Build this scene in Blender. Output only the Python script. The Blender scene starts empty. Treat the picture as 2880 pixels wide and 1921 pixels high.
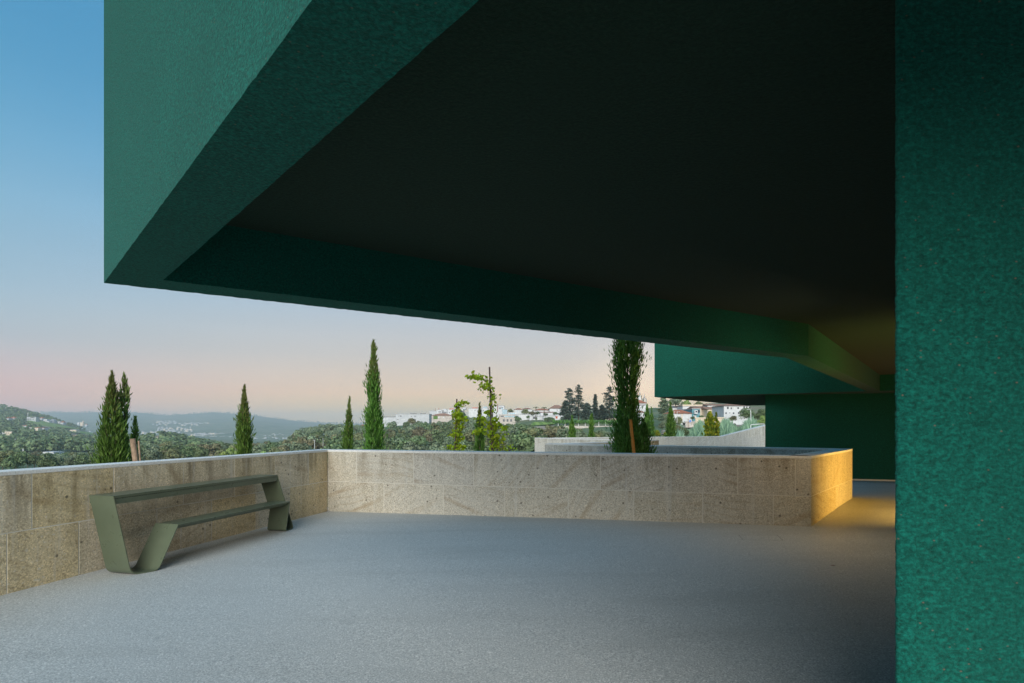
import bpy, math, random
import numpy as np
from mathutils import Vector, Euler
R = math.radians
rnd = random.Random(7)
SC = bpy.context.scene
COL = SC.collection

# ------------------------------------------------------------------ camera
EYE = 1.5
F, CX, V0 = 1600.0, 1440.0, 1201.0        # focal length and principal column / horizon row of a 2880 px wide frame
cam_d = bpy.data.cameras.new('camera'); cam = bpy.data.objects.new('camera', cam_d); COL.objects.link(cam)
cam.location = (0, 0, EYE); cam.rotation_euler = (R(90), 0, 0)
cam_d.sensor_width = 36; cam_d.lens = 20; cam_d.shift_y = (V0-960.5)/2880
cam_d.clip_start = 0.05; cam_d.clip_end = 30000
SC.camera = cam

# ------------------------------------------------------------------ sky
W = bpy.data.worlds.new('World'); SC.world = W; W.use_nodes = True
nt = W.node_tree; nt.nodes.clear()
def N(t, tree=None, **k):
    n = (tree or nt).nodes.new(t)
    for a, b in k.items(): setattr(n, a, b)
    return n
def ramp(n, stops, interp='LINEAR'):
    cr = n.color_ramp; cr.interpolation = interp
    while len(cr.elements) > 1: cr.elements.remove(cr.elements[-1])
    cr.elements[0].position = stops[0][0]; cr.elements[0].color = (*stops[0][1], 1)
    for p, c in stops[1:]:
        e = cr.elements.new(p); e.color = (*c, 1)
tc = N('ShaderNodeTexCoord'); sep = N('ShaderNodeSeparateXYZ'); nt.links.new(tc.outputs['Generated'], sep.inputs[0])
ra = N('ShaderNodeValToRGB'); rb = N('ShaderNodeValToRGB')
ramp(ra, [(0, (1.0, .49, .43)), (.03, (.90, .49, .45)), (.07, (.68, .51, .52)), (.12, (.45, .54, .60)), (.19, (.34, .52, .65)), (.30, (.22, .46, .65)),
          (.40, (.115, .37, .60)), (.5, (.07, .30, .54)), (.7, (.08, .31, .55)), (1, (.08, .31, .55))], 'B_SPLINE')
ramp(rb, [(0, (1.4, .76, .32)), (.03, (1.25, .78, .36)), (.07, (.88, .69, .50)), (.12, (.68, .63, .58)), (.2, (.49, .58, .67)), (.30, (.28, .51, .72)),
          (.40, (.14, .40, .68)), (.5, (.08, .31, .56)), (.7, (.08, .31, .55)), (1, (.08, .31, .55))], 'B_SPLINE')
nt.links.new(sep.outputs['Z'], ra.inputs[0]); nt.links.new(sep.outputs['Z'], rb.inputs[0])
sun_dir = Vector(((1790-CX)/F, 1, .045)).normalized()
dp = N('ShaderNodeVectorMath', operation='DOT_PRODUCT'); nrm = N('ShaderNodeVectorMath', operation='NORMALIZE')
nt.links.new(tc.outputs['Generated'], nrm.inputs[0]); nt.links.new(nrm.outputs[0], dp.inputs[0]); dp.inputs[1].default_value = sun_dir
mr = N('ShaderNodeMapRange', interpolation_type='SMOOTHSTEP'); mr.inputs['From Min'].default_value = .45; mr.inputs['From Max'].default_value = 1.0
nt.links.new(dp.outputs['Value'], mr.inputs['Value'])
mx = N('ShaderNodeMix', data_type='RGBA')
nt.links.new(mr.outputs[0], mx.inputs[0]); nt.links.new(ra.outputs[0], mx.inputs[6]); nt.links.new(rb.outputs[0], mx.inputs[7])
gp = N('ShaderNodeMath', operation='POWER'); gm = N('ShaderNodeMath', operation='MAXIMUM'); gm.inputs[1].default_value = 0
nt.links.new(dp.outputs['Value'], gm.inputs[0]); nt.links.new(gm.outputs[0], gp.inputs[0]); gp.inputs[1].default_value = 260
gl = N('ShaderNodeMix', data_type='RGBA', blend_type='ADD'); nt.links.new(gp.outputs[0], gl.inputs[0])
nt.links.new(mx.outputs[2], gl.inputs[6]); gl.inputs[7].default_value = (.32, .22, .12, 1)
cn = N('ShaderNodeTexNoise'); cmap = N('ShaderNodeMapping'); cmap.inputs['Scale'].default_value = (1.2, 1.2, 14)
nt.links.new(tc.outputs['Generated'], cmap.inputs[0]); nt.links.new(cmap.outputs[0], cn.inputs['Vector']); cn.inputs['Scale'].default_value = 2.0
cs = N('ShaderNodeMapRange'); cs.inputs['From Min'].default_value = .3; cs.inputs['From Max'].default_value = .7; cs.inputs['To Min'].default_value = .985; cs.inputs['To Max'].default_value = 1.012
nt.links.new(cn.outputs[0], cs.inputs['Value'])
vm = N('ShaderNodeVectorMath', operation='SCALE'); nt.links.new(gl.outputs[2], vm.inputs[0]); nt.links.new(cs.outputs[0], vm.inputs['Scale'])
bg = N('ShaderNodeBackground'); nt.links.new(vm.outputs[0], bg.inputs[0]); bg.inputs[1].default_value = 1.0
wo = N('ShaderNodeOutputWorld'); nt.links.new(bg.outputs[0], wo.inputs[0])

# added soft fill sun, standing in for brighter open sky behind the camera
sd = bpy.data.lights.new('sky_fill', 'SUN'); sun = bpy.data.objects.new('sky_fill', sd); COL.objects.link(sun)
sd.energy = 5.0; sd.angle = R(46); sd.color = (1.0, .96, .88)
sun.rotation_euler = Vector((.08, .90, -.38)).to_track_quat('-Z', 'Y').to_euler()

SC.view_settings.view_transform = 'Standard'; SC.view_settings.look = 'None'
SC.view_settings.exposure = 0.0; SC.view_settings.gamma = 1.0; SC.view_settings.use_curve_mapping = False
SC.cycles.use_denoising = True
SC.cycles.max_bounces = 8; SC.cycles.diffuse_bounces = 5; SC.cycles.volume_bounces = 0
SC.cycles.caustics_reflective = False; SC.cycles.caustics_refractive = False

# ------------------------------------------------------------------ helpers
def at(u, v, Y): return Vector(((u-CX)/F*Y, Y, EYE-(v-V0)/F*Y))
def ax(u, Y): return (u-CX)/F*Y
def vz(v, Y): return EYE-(v-V0)/F*Y

def mat(name):
    m = bpy.data.materials.new(name); m.use_nodes = True
    t = m.node_tree; b = t.nodes['Principled BSDF']
    return m, t, b
def L(t, a, b): t.links.new(a, b)
def setb(b, col=None, rough=None, spec=None, metal=None):
    if col: b.inputs['Base Color'].default_value = (*col, 1)
    if rough is not None: b.inputs['Roughness'].default_value = rough
    if spec is not None: b.inputs['Specular IOR Level'].default_value = spec
    if metal is not None: b.inputs['Metallic'].default_value = metal
def noise(t, vec, scale, detail=4, rough=.55, dist=0):
    n = t.nodes.new('ShaderNodeTexNoise'); n.inputs['Scale'].default_value = scale; n.inputs['Detail'].default_value = detail
    n.inputs['Roughness'].default_value = rough; n.inputs['Distortion'].default_value = dist
    if vec: L(t, vec, n.inputs['Vector'])
    return n.outputs['Fac']
def grain_(t, vec, scale):
    v = t.nodes.new('ShaderNodeTexVoronoi'); v.inputs['Scale'].default_value = scale; L(t, vec, v.inputs['Vector'])
    sc_ = t.nodes.new('ShaderNodeSeparateColor'); L(t, v.outputs['Color'], sc_.inputs[0]); return sc_.outputs[0]
def rampn(t, fac, stops, interp='LINEAR'):
    n = t.nodes.new('ShaderNodeValToRGB'); ramp(n, stops, interp); L(t, fac, n.inputs[0]); return n.outputs[0]
def mapr(t, fac, a, b, c, d, smooth=False):
    n = t.nodes.new('ShaderNodeMapRange'); L(t, fac, n.inputs[0])
    if smooth: n.interpolation_type = 'SMOOTHSTEP'
    for i, x in enumerate((a, b, c, d)): n.inputs[i+1].default_value = x
    return n.outputs[0]
def mixc(t, fac, a, b, mode='MIX'):
    n = t.nodes.new('ShaderNodeMix'); n.data_type = 'RGBA'; n.blend_type = mode
    for i, x in ((0, fac), (6, a), (7, b)):
        if isinstance(x, (int, float)): n.inputs[i].default_value = x
        elif isinstance(x, tuple): n.inputs[i].default_value = (*x, 1)
        else: L(t, x, n.inputs[i])
    return n.outputs[2]
def math_(t, op, a, b=0.0):
    n = t.nodes.new('ShaderNodeMath'); n.operation = op
    for i, x in enumerate((a, b)):
        if isinstance(x, (int, float)): n.inputs[i].default_value = x
        else: L(t, x, n.inputs[i])
    return n.outputs[0]
def bump(t, b, h, strength, dist):
    n = t.nodes.new('ShaderNodeBump'); n.inputs['Strength'].default_value = strength; n.inputs['Distance'].default_value = dist
    L(t, h, n.inputs['Height']); L(t, n.outputs[0], b.inputs['Normal'])
def coords(t, kind='Object', scale=(1, 1, 1), rnd_off=0):
    c = t.nodes.new('ShaderNodeTexCoord'); m = t.nodes.new('ShaderNodeMapping'); m.inputs['Scale'].default_value = scale
    src = c.outputs[kind]
    if rnd_off:
        oi = t.nodes.new('ShaderNodeObjectInfo'); s = t.nodes.new('ShaderNodeVectorMath'); s.operation = 'SCALE'
        cb = t.nodes.new('ShaderNodeCombineXYZ')
        L(t, oi.outputs['Random'], cb.inputs[0]); L(t, math_(t, 'MULTIPLY', oi.outputs['Random'], 7.3), cb.inputs[1]); L(t, math_(t, 'MULTIPLY', oi.outputs['Random'], 3.1), cb.inputs[2])
        L(t, cb.outputs[0], s.inputs[0]); s.inputs['Scale'].default_value = rnd_off
        ad = t.nodes.new('ShaderNodeVectorMath'); ad.operation = 'ADD'; L(t, src, ad.inputs[0]); L(t, s.outputs[0], ad.inputs[1]); src = ad.outputs[0]
    L(t, src, m.inputs[0]); return m.outputs[0]
def world_pos(t):
    return t.nodes.new('ShaderNodeNewGeometry').outputs['Position']

# ---- materials
def m_stucco(name, base, light, grain, relief, specks=True):
    m, t, b = mat(name); p = world_pos(t)
    mp = t.nodes.new('ShaderNodeMapping'); mp.inputs['Scale'].default_value = (.85, .85, 1.12); L(t, p, mp.inputs[0]); q = mp.outputs[0]
    n1 = noise(t, q, grain, 5, .62, .15); n2 = noise(t, p, 1.3, 4, .6); n3 = noise(t, q, grain*2.7, 2, .5)
    c = mixc(t, mapr(t, n1, .32, .68, 0, 1), tuple(x*.62 for x in base), light)
    c = mixc(t, math_(t, 'MULTIPLY', grain_(t, q, grain*1.5), .5), c, tuple(x*.45 for x in base))
    c = mixc(t, mapr(t, n2, .25, .75, 0, .45), c, tuple(x*.8 for x in base))
    if specks:
        v = t.nodes.new('ShaderNodeTexVoronoi'); v.inputs['Scale'].default_value = 42; L(t, q, v.inputs['Vector'])
        sp = math_(t, 'MULTIPLY', mapr(t, v.outputs['Distance'], .16, .05, 0, 1), math_(t, 'GREATER_THAN', math_(t, 'FRACT', math_(t, 'MULTIPLY', v.outputs['Color'], 5.0)), .62))
        c = mixc(t, math_(t, 'MULTIPLY', sp, .55), c, (.22, .13, .09))
    L(t, c, b.inputs['Base Color']); setb(b, rough=.9, spec=.14); b.inputs['Sheen Weight'].default_value = .05; b.inputs['Sheen Roughness'].default_value = .45
    h = math_(t, 'ADD', math_(t, 'MULTIPLY', n1, .75), math_(t, 'MULTIPLY', n3, .3)); bump(t, b, h, 1.0, relief)
    return m
M = {}
M['green'] = m_stucco('green_render_finish', (.004, .085, .063), (.007, .182, .137), 88, .010)
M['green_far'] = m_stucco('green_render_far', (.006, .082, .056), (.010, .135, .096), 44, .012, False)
M['ceiling'] = m_stucco('green_render_shaded', (.011, .033, .020), (.015, .044, .027), 60, .006, False)  # same green render, darkened so the colour carries the ceiling's shade

def m_stone(name, ca, cb_, brown, stain):
    m, t, b = mat(name); p = coords(t, 'Object', (1, 1, 1), 9.0); pw = world_pos(t)
    g = noise(t, p, 58, 3, .7); g2 = noise(t, p, 30, 2, .5)
    c = mixc(t, mapr(t, g, .33, .67, 0, 1), tuple(x*.45 for x in ca), tuple(min(1, x*1.38) for x in ca))
    c = mixc(t, mapr(t, noise(t, p, 2.2, 5, .6), .3, .7, 0, .8), c, cb_)
    c = mixc(t, mapr(t, g2, .60, .75, 0, .55), c, (.62, .60, .55))
    c = mixc(t, mapr(t, grain_(t, p, 78), .72, 1, 0, .62), c, tuple(x*.45 for x in ca)); c = mixc(t, mapr(t, grain_(t, p, 96), .8, 1, 0, .6), c, tuple(min(1, x*1.7) for x in ca))
    # iron coloured bedding lines, swirled differently in each slab
    oi = t.nodes.new('ShaderNodeObjectInfo'); rot = t.nodes.new('ShaderNodeVectorRotate'); rot.rotation_type = 'Y_AXIS'
    L(t, p, rot.inputs['Vector']); L(t, mapr(t, oi.outputs['Random'], 0, 1, -.35, 1.25), rot.inputs['Angle'])
    wv = t.nodes.new('ShaderNodeTexWave'); wv.bands_direction = 'Z'; wv.inputs['Scale'].default_value = .75; wv.inputs['Distortion'].default_value = 5.0
    wv.inputs['Detail'].default_value = 1.5; wv.inputs['Detail Scale'].default_value = .5; L(t, rot.outputs[0], wv.inputs['Vector'])
    wv2 = t.nodes.new('ShaderNodeTexWave'); wv2.bands_direction = 'Z'; wv2.inputs['Scale'].default_value = 2.6; wv2.inputs['Distortion'].default_value = 7
    wv2.inputs['Detail'].default_value = 2; wv2.inputs['Detail Scale'].default_value = .45; L(t, rot.outputs[0], wv2.inputs['Vector'])
    gate = mapr(t, noise(t, p, 1.5, 3), .42, .62, 0, 1)
    bands = math_(t, 'MULTIPLY', mapr(t, wv.outputs['Fac'], .86, 1.0, 0, .36), gate)
    c = mixc(t, bands, c, brown)
    gate2 = mapr(t, noise(t, p, 1.1, 2), .46, .60, 0, 1)
    c = mixc(t, math_(t, 'MULTIPLY', mapr(t, wv2.outputs['Fac'], .66, 1.0, 0, .20), gate2), c, tuple(x*.8 for x in brown))
    # dark inclusions
    v = t.nodes.new('ShaderNodeTexVoronoi'); v.inputs['Scale'].default_value = 8.5; L(t, p, v.inputs['Vector'])
    sp = math_(t, 'MULTIPLY', mapr(t, v.outputs['Distance'], .17, .08, 0, .8), math_(t, 'GREATER_THAN', math_(t, 'FRACT', math_(t, 'MULTIPLY', v.outputs['Color'], 7.0)), .5))
    c = mixc(t, sp, c, (.07, .06, .05))
    # rain streaks running down from the coping (world height keeps them under the top edge)
    ms = t.nodes.new('ShaderNodeMapping'); ms.inputs['Scale'].default_value = (5.5, 5.5, .75); L(t, pw, ms.inputs[0])
    s1 = noise(t, ms.outputs[0], 1.0, 5, .65)
    sx = t.nodes.new('ShaderNodeSeparateXYZ'); L(t, pw, sx.inputs[0])
    topf = mapr(t, sx.outputs[2], .55, 1.08, .25, 1.0)
    c = mixc(t, math_(t, 'MULTIPLY', math_(t, 'MULTIPLY', mapr(t, s1, .46, .66, 0, .85), topf), stain), c, (.13, .095, .045))
    ms2 = t.nodes.new('ShaderNodeMapping'); ms2.inputs['Scale'].default_value = (9, 9, .5); L(t, pw, ms2.inputs[0])
    c = mixc(t, mapr(t, noise(t, ms2.outputs[0], 1.3, 3), .60, .72, 0, .30), c, (.60, .60, .57))
    hv = t.nodes.new('ShaderNodeHueSaturation'); L(t, c, hv.inputs['Color']); L(t, mapr(t, oi.outputs['Random'], 0, 1, .95, 1.05), hv.inputs['Value']); L(t, mapr(t, math_(t, 'FRACT', math_(t, 'MULTIPLY', oi.outputs['Random'], 13.7)), 0, 1, .8, 1.2), hv.inputs['Saturation'])
    L(t, hv.outputs[0], b.inputs['Base Color']); setb(b, rough=.82, spec=.25)
    bump(t, b, g, .55, .006)
    return m
M['stone'] = m_stone('sawn_granite', (.52, .47, .38), (.54, .51, .44), (.30, .20, .10), .55)
M['stone_warm_lit'] = m_stone('stained_warm_lit_granite', (.58, .48, .31), (.60, .52, .38), (.27, .18, .085), 1.0)  # browner tint has warm light put into it; the streaks are stain
M['stone_lamp_lit'] = m_stone('lamp_lit_granite', (.50, .44, .30), (.52, .46, .34), (.34, .23, .10), .35)  # yellower copy of the stone, warm lamp light put into its colour
M['stone_pale'] = m_stone('pale_granite', (.58, .56, .50), (.62, .60, .55), (.42, .33, .20), .6)
m, t, b = mat('mortar'); setb(b, (.62, .59, .52), .9, .2); M['mortar'] = m
m, t, b = mat('coping_stone'); p = world_pos(t); g = noise(t, p, 60, 3, .6)
c = mixc(t, mapr(t, g, .35, .65, 0, 1), (.62, .61, .58), (.80, .79, .76)); c = mixc(t, mapr(t, noise(t, p, 1.5, 4), .45, .7, 0, .35), c, (.38, .37, .34))
L(t, c, b.inputs['Base Color']); setb(b, rough=.6, spec=.4); M['coping'] = m

m, t, b = mat('resin_bound_floor'); p = world_pos(t)
g = noise(t, p, 95, 4, .75); g2 = noise(t, p, 42, 3, .6); bigp = noise(t, p, .55, 4, .55)
mpf = t.nodes.new('ShaderNodeMapping'); mpf.inputs['Scale'].default_value = (.35, 1.6, 1); mpf.inputs['Rotation'].default_value = (0, 0, .25); L(t, p, mpf.inputs[0])
c = mixc(t, mapr(t, g, .36, .64, 0, 1), (.10, .108, .104), (.90, .88, .83)); c = mixc(t, math_(t, 'MULTIPLY', mapr(t, grain_(t, p, 160), 0, 1, 0, 1), .58), c, (.20, .22, .22)); c = mixc(t, mapr(t, grain_(t, p, 110), .84, 1, 0, .7), c, (.85, .84, .80)); c = mixc(t, mapr(t, g2, .40, .62, 0, .5), c, (.43, .445, .43))
c = mixc(t, mapr(t, bigp, .3, .7, 0, .30), c, (.40, .415, .40)); c = mixc(t, mapr(t, noise(t, mpf.outputs[0], 1.3, 4), .5, .75, 0, .28), c, (.24, .235, .21))
L(t, c, b.inputs['Base Color']); setb(b, rough=.56, spec=.8); bump(t, b, g, .5, .003); M['floor'] = m

m, t, b = mat('olive_powder_coat'); p = world_pos(t)
c = mixc(t, mapr(t, noise(t, p, 3, 4), .35, .65, 0, 1), (.078, .097, .062), (.096, .118, .077)); L(t, c, b.inputs['Base Color'])
L(t, mapr(t, noise(t, p, 9, 4), .3, .7, .26, .36), b.inputs['Roughness']); bump(t, b, noise(t, p, 500, 2), .08, .001); M['olive'] = m
m, t, b = mat('dark_groove'); setb(b, (.02, .025, .018), .7, .2); M['groove'] = m
m, t, b = mat('brushed_letters'); setb(b, (.20, .22, .17), .4, .5); M['letters'] = m

def m_plain(key, col, rough=.7, spec=.3, var=.12, sc=.5, metal=0):
    m, t, b = mat(key); p = coords(t, 'Object', (1, 1, 1), 5.0)
    c = mixc(t, mapr(t, noise(t, p, sc, 5, .6), .3, .7, 0, 1), tuple(x*(1-var) for x in col), tuple(min(1, x*(1+var)) for x in col))
    L(t, c, b.inputs['Base Color']); setb(b, rough=rough, spec=spec, metal=metal); M[key] = m; return m
m_plain('white_wall', (.52, .53, .54)); m_plain('grey_wall', (.42, .435, .45)); m_plain('cream_wall', (.62, .52, .40)); m_plain('stone_wall', (.42, .38, .34), sc=1.5, var=.3)
m_plain('roof_tile', (.36, .14, .08), .85, .2, .3, 1.0); m_plain('old_roof_tile', (.30, .17, .12), .9, .2, .35, 1.0); m_plain('flat_roof', (.36, .37, .38)); m_plain('dark_roof', (.10, .095, .10))
m_plain('window_glass', (.035, .045, .06), .15, .6); m_plain('shutter', (.55, .56, .56)); m_plain('glass_blue', (.22, .34, .40), .2, .6)
m_plain('teal_wall', (.10, .28, .32)); m_plain('red_panel', (.50, .10, .05)); m_plain('pale_metal', (.62, .63, .63), .5, .5)
m_plain('stake_wood', (.27, .19, .13), .8, .2, .35, 12); m_plain('orange_wood', (.62, .25, .05), .7, .3, .2, 8); m_plain('dark_rod', (.09, .055, .05), .5)
m_plain('bark', (.11, .085, .06), .9, .1, .3, 3); m_plain('car_white', (.78, .79, .80), .25, .6, .02); m_plain('rubber', (.03, .03, .03)); m_plain('car_grey', (.16, .18, .19), .25, .6, .02)
m_plain('sign_blue', (.02, .13, .50), .4); m_plain('soil', (.10, .075, .05), .95, .1, .3, 3); m_plain('path_earth', (.34, .28, .22), .9, .1, .2, .2)
m_plain('rust_post', (.22, .10, .07)); m_plain('lamp_body', (.08, .08, .08), .5)

def m_leaf(key, cols, trans=.12, sc=3.0, rough=.6):
    m, t, b = mat(key)
    g = t.nodes.new('ShaderNodeNewGeometry'); oi = t.nodes.new('ShaderNodeObjectInfo')
    n = noise(t, coords(t, 'Object', (1, 1, 1), 11.0), sc, 3, .6)
    r = math_(t, 'ADD', math_(t, 'MULTIPLY', n, .55), math_(t, 'MULTIPLY', g.outputs['Random Per Island'], .45))
    c = rampn(t, mapr(t, r, .2, .8, 0, 1), [(i/(len(cols)-1), cc) for i, cc in enumerate(cols)])
    hs = t.nodes.new('ShaderNodeHueSaturation'); L(t, c, hs.inputs['Color']); L(t, mapr(t, oi.outputs['Random'], 0, 1, .78, 1.25), hs.inputs['Value']); L(t, mapr(t, oi.outputs['Random'], 0, 1, .49, .52), hs.inputs['Hue'])
    L(t, hs.outputs[0], b.inputs['Base Color']); setb(b, rough=rough, spec=.2)
    tr = t.nodes.new('ShaderNodeBsdfTranslucent'); L(t, hs.outputs[0], tr.inputs[0]); ms = t.nodes.new('ShaderNodeMixShader'); ms.inputs[0].default_value = trans
    L(t, b.outputs[0], ms.inputs[1]); L(t, tr.outputs[0], ms.inputs[2]); L(t, ms.outputs[0], t.nodes['Material Output'].inputs[0])
    M[key] = m; return m
m_leaf('leaf_dark', [(.05, .075, .035), (.11, .155, .07), (.21, .26, .12)])
m_leaf('leaf_olive', [(0.078, 0.098, 0.046), (0.169, 0.182, 0.085), (0.247, 0.247, 0.117)])
m_leaf('leaf_brown', [(.085, .085, .05), (.165, .155, .085), (.25, .225, .125)])
m_leaf('leaf_grey', [(.08, .11, .065), (.17, .215, .13), (.28, .33, .20)])
m_leaf('leaf_lime', [(.12, .18, .05), (.24, .33, .10), (.36, .44, .15)])
m_leaf('leaf_cedar', [(0.039, 0.065, 0.052), (0.078, 0.111, 0.085), (0.117, 0.156, 0.111)], .15)
m_leaf('leaf_cypress', [(.045, .095, .015), (.12, .235, .04), (.25, .40, .09)], .45, 6)
m_leaf('leaf_cypress_top', [(.08, .09, .025), (.17, .21, .05), (.30, .32, .11)], .45, 6)
m_leaf('leaf_ginkgo', [(.20, .33, .02), (.42, .55, .03), (.66, .70, .06)], .5, 20)
m_leaf('leaf_hornbeam', [(.08, .13, .02), (.22, .26, .03), (.50, .36, .03)], .4, 9)
m_leaf('leaf_far', [(.08, .13, .06), (.16, .23, .10), (.27, .32, .15)], .2, .02)
m_leaf('leaf_reed', [(0.117, 0.208, 0.130), (0.208, 0.325, 0.208), (0.312, 0.429, 0.260)], .3, .5)
m_leaf('leaf_vine', [(.06, .13, .03), (.12, .22, .05), (.18, .28, .08)], .3, .5)

m, t, b = mat('hillside_ground'); p = world_pos(t)
c = rampn(t, noise(t, p, .012, 6, .6), [(.3, (.08, .12, .07)), (.45, (.12, .17, .09)), (.55, (.20, .22, .12)), (.66, (.28, .23, .16))])
c = mixc(t, mapr(t, noise(t, p, .15, 5, .7), .35, .65, 0, .45), c, (.06, .09, .05)); L(t, c, b.inputs['Base Color']); setb(b, rough=.95, spec=.1); M['ground'] = m
m, t, b = mat('vineyard_field'); p = world_pos(t)
wv = t.nodes.new('ShaderNodeTexWave'); wv.inputs['Scale'].default_value = .09; L(t, p, wv.inputs['Vector'])
c = mixc(t, mapr(t, wv.outputs['Fac'], .3, .7, 0, 1), (.16, .25, .06), (.27, .37, .10)); c = mixc(t, mapr(t, noise(t, p, .02, 4), .4, .6, 0, .5), c, (.22, .26, .10)); L(t, c, b.inputs['Base Color']); setb(b, rough=.95, spec=.1); M['field'] = m

# ---- mesh makers
def mesh(name, verts, faces, material, smooth=False):
    me = bpy.data.meshes.new(name); me.from_pydata([tuple(v) for v in verts], [], faces)
    if material: me.materials.append(material)
    if smooth: me.polygons.foreach_set('use_smooth', [True]*len(me.polygons))
    me.update(); return me
def np_mesh(name, V, Fq, material, smooth=False):
    me = bpy.data.meshes.new(name); n = len(Fq); k = Fq.shape[1]
    me.vertices.add(len(V)); me.vertices.foreach_set('co', np.asarray(V, dtype=np.float32).ravel())
    me.loops.add(n*k); me.loops.foreach_set('vertex_index', Fq.astype(np.int32).ravel())
    me.polygons.add(n); me.polygons.foreach_set('loop_start', np.arange(0, n*k, k, dtype=np.int32))
    if smooth: me.polygons.foreach_set('use_smooth', np.ones(n, dtype=bool))
    me.materials.append(material); me.update(calc_edges=True); return me
def link(name, me, parent=None, loc=None, rz=0, label=None, cat=None, group=None, kind=None):
    o = bpy.data.objects.new(name, me); COL.objects.link(o)
    if parent: o.parent = parent
    if loc is not None: o.location = loc
    if rz: o.rotation_euler = (0, 0, rz)
    tag(o, label, cat, group, kind); return o
def tag(o, label=None, cat=None, group=None, kind=None):
    for k, v in (('label', label), ('category', cat), ('group', group), ('kind', kind)):
        if v: o[k] = v
def thing(name, loc, label, cat, group=None, rz=0):
    return link(name, None, None, loc, rz, label, cat, group)
class MB:
    """collects shapes in world coordinates, links them as one mesh"""
    def __init__(s): s.v = []; s.f = []
    def add(s, vs, fs):
        k = len(s.v); s.v += [Vector(v) for v in vs]; s.f += [tuple(i+k for i in f) for f in fs]; return s
    def prism(s, poly, z0, z1):
        n = len(poly); z0 = z0 if isinstance(z0, (list, tuple)) else [z0]*n; z1 = z1 if isinstance(z1, (list, tuple)) else [z1]*n
        vs = [(p[0], p[1], z0[i]) for i, p in enumerate(poly)] + [(p[0], p[1], z1[i]) for i, p in enumerate(poly)]
        fs = [tuple(reversed(range(n))), tuple(range(n, 2*n))] + [(i, (i+1) % n, n+(i+1) % n, n+i) for i in range(n)]
        return s.add(vs, fs)
    def box(s, c, size, rz=0):
        cx, cy, cz = c; a, b_, h = [x/2 for x in size]; C_, S_ = math.cos(rz), math.sin(rz)
        return s.prism([(cx+x*C_-y*S_, cy+x*S_+y*C_) for x, y in ((-a, -b_), (a, -b_), (a, b_), (-a, b_))], cz-h, cz+h)
    def tube(s, pts, radii, n=8):
        pts = [Vector(p) for p in pts]; radii = radii if isinstance(radii, (list, tuple)) else [radii]*len(pts)
        vs = []; fs = []
        for i, p in enumerate(pts):
            d = (pts[min(i+1, len(pts)-1)]-pts[max(i-1, 0)]).normalized(); a = d.orthogonal().normalized()
            if abs(d.z) > .5: a = Vector((1, 0, 0)); a = (a-d*a.dot(d)).normalized()
            b_ = d.cross(a)
            vs += [p+(a*math.cos(j*2*math.pi/n)+b_*math.sin(j*2*math.pi/n))*radii[i] for j in range(n)]
        for i in range(len(pts)-1):
            fs += [(i*n+j, i*n+(j+1) % n, (i+1)*n+(j+1) % n, (i+1)*n+j) for j in range(n)]
        fs += [tuple(reversed(range(n))), tuple(range((len(pts)-1)*n, len(pts)*n))]
        return s.add(vs, fs)
    def build(s, name, material, parent=None, smooth=False, **k):
        off = parent.location if parent else Vector((0, 0, 0))
        pz = getattr(parent, 'parent', None) if parent else None
        if pz: off = off + pz.location
        return link(name, mesh(name, [v-off for v in s.v], s.f, material, smooth), parent, **k)

# ------------------------------------------------------------------ terrace floor (gently warped for drainage)
ctrl = np.array([(-3.24, 10, .02), (-4.54, 5.04, .004), (4.10, 7.80, .134), (6.17, 10.32, .207), (10.7, 17.9, -.178), (12.4, 17.3, -.17), (0, 0, 0), (-6, -4, 0), (3, 2, .05),
                 (9, -3, .10), (14, 6, .12), (0.5, 8.9, .085), (16, 14, -.02)])
def tps_fit(P):
    n = len(P); d = np.hypot(P[:, None, 0]-P[None, :, 0], P[:, None, 1]-P[None, :, 1]); K = np.where(d > 0, d**2*np.log(d+1e-9), 0)
    A = np.zeros((n+3, n+3)); A[:n, :n] = K; A[:n, n] = 1; A[:n, n+1:] = P[:, :2]; A[n, :n] = 1; A[n+1:, :n] = P[:, :2].T
    return np.linalg.solve(A, np.r_[P[:, 2], 0, 0, 0])
tw = tps_fit(ctrl)
def floor_z(x, y):
    x = np.asarray(x, float); y = np.asarray(y, float)
    d = np.hypot(x[..., None]-ctrl[:, 0], y[..., None]-ctrl[:, 1]); K = d**2*np.log(d+1e-9)
    return K@tw[:len(ctrl)]+tw[-3]+tw[-2]*x+tw[-1]*y
gx, gy = np.meshgrid(np.linspace(-9, 17, 80), np.linspace(-8, 19.5, 84))
gz = floor_z(gx, gy); nx, ny = gx.shape[1], gx.shape[0]
idx = np.arange(nx*ny).reshape(ny, nx); q = np.stack([idx[:-1, :-1], idx[:-1, 1:], idx[1:, 1:], idx[1:, :-1]], -1).reshape(-1, 4)
Vf = np.stack([gx, gy, gz], -1).reshape(-1, 3)
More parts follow.
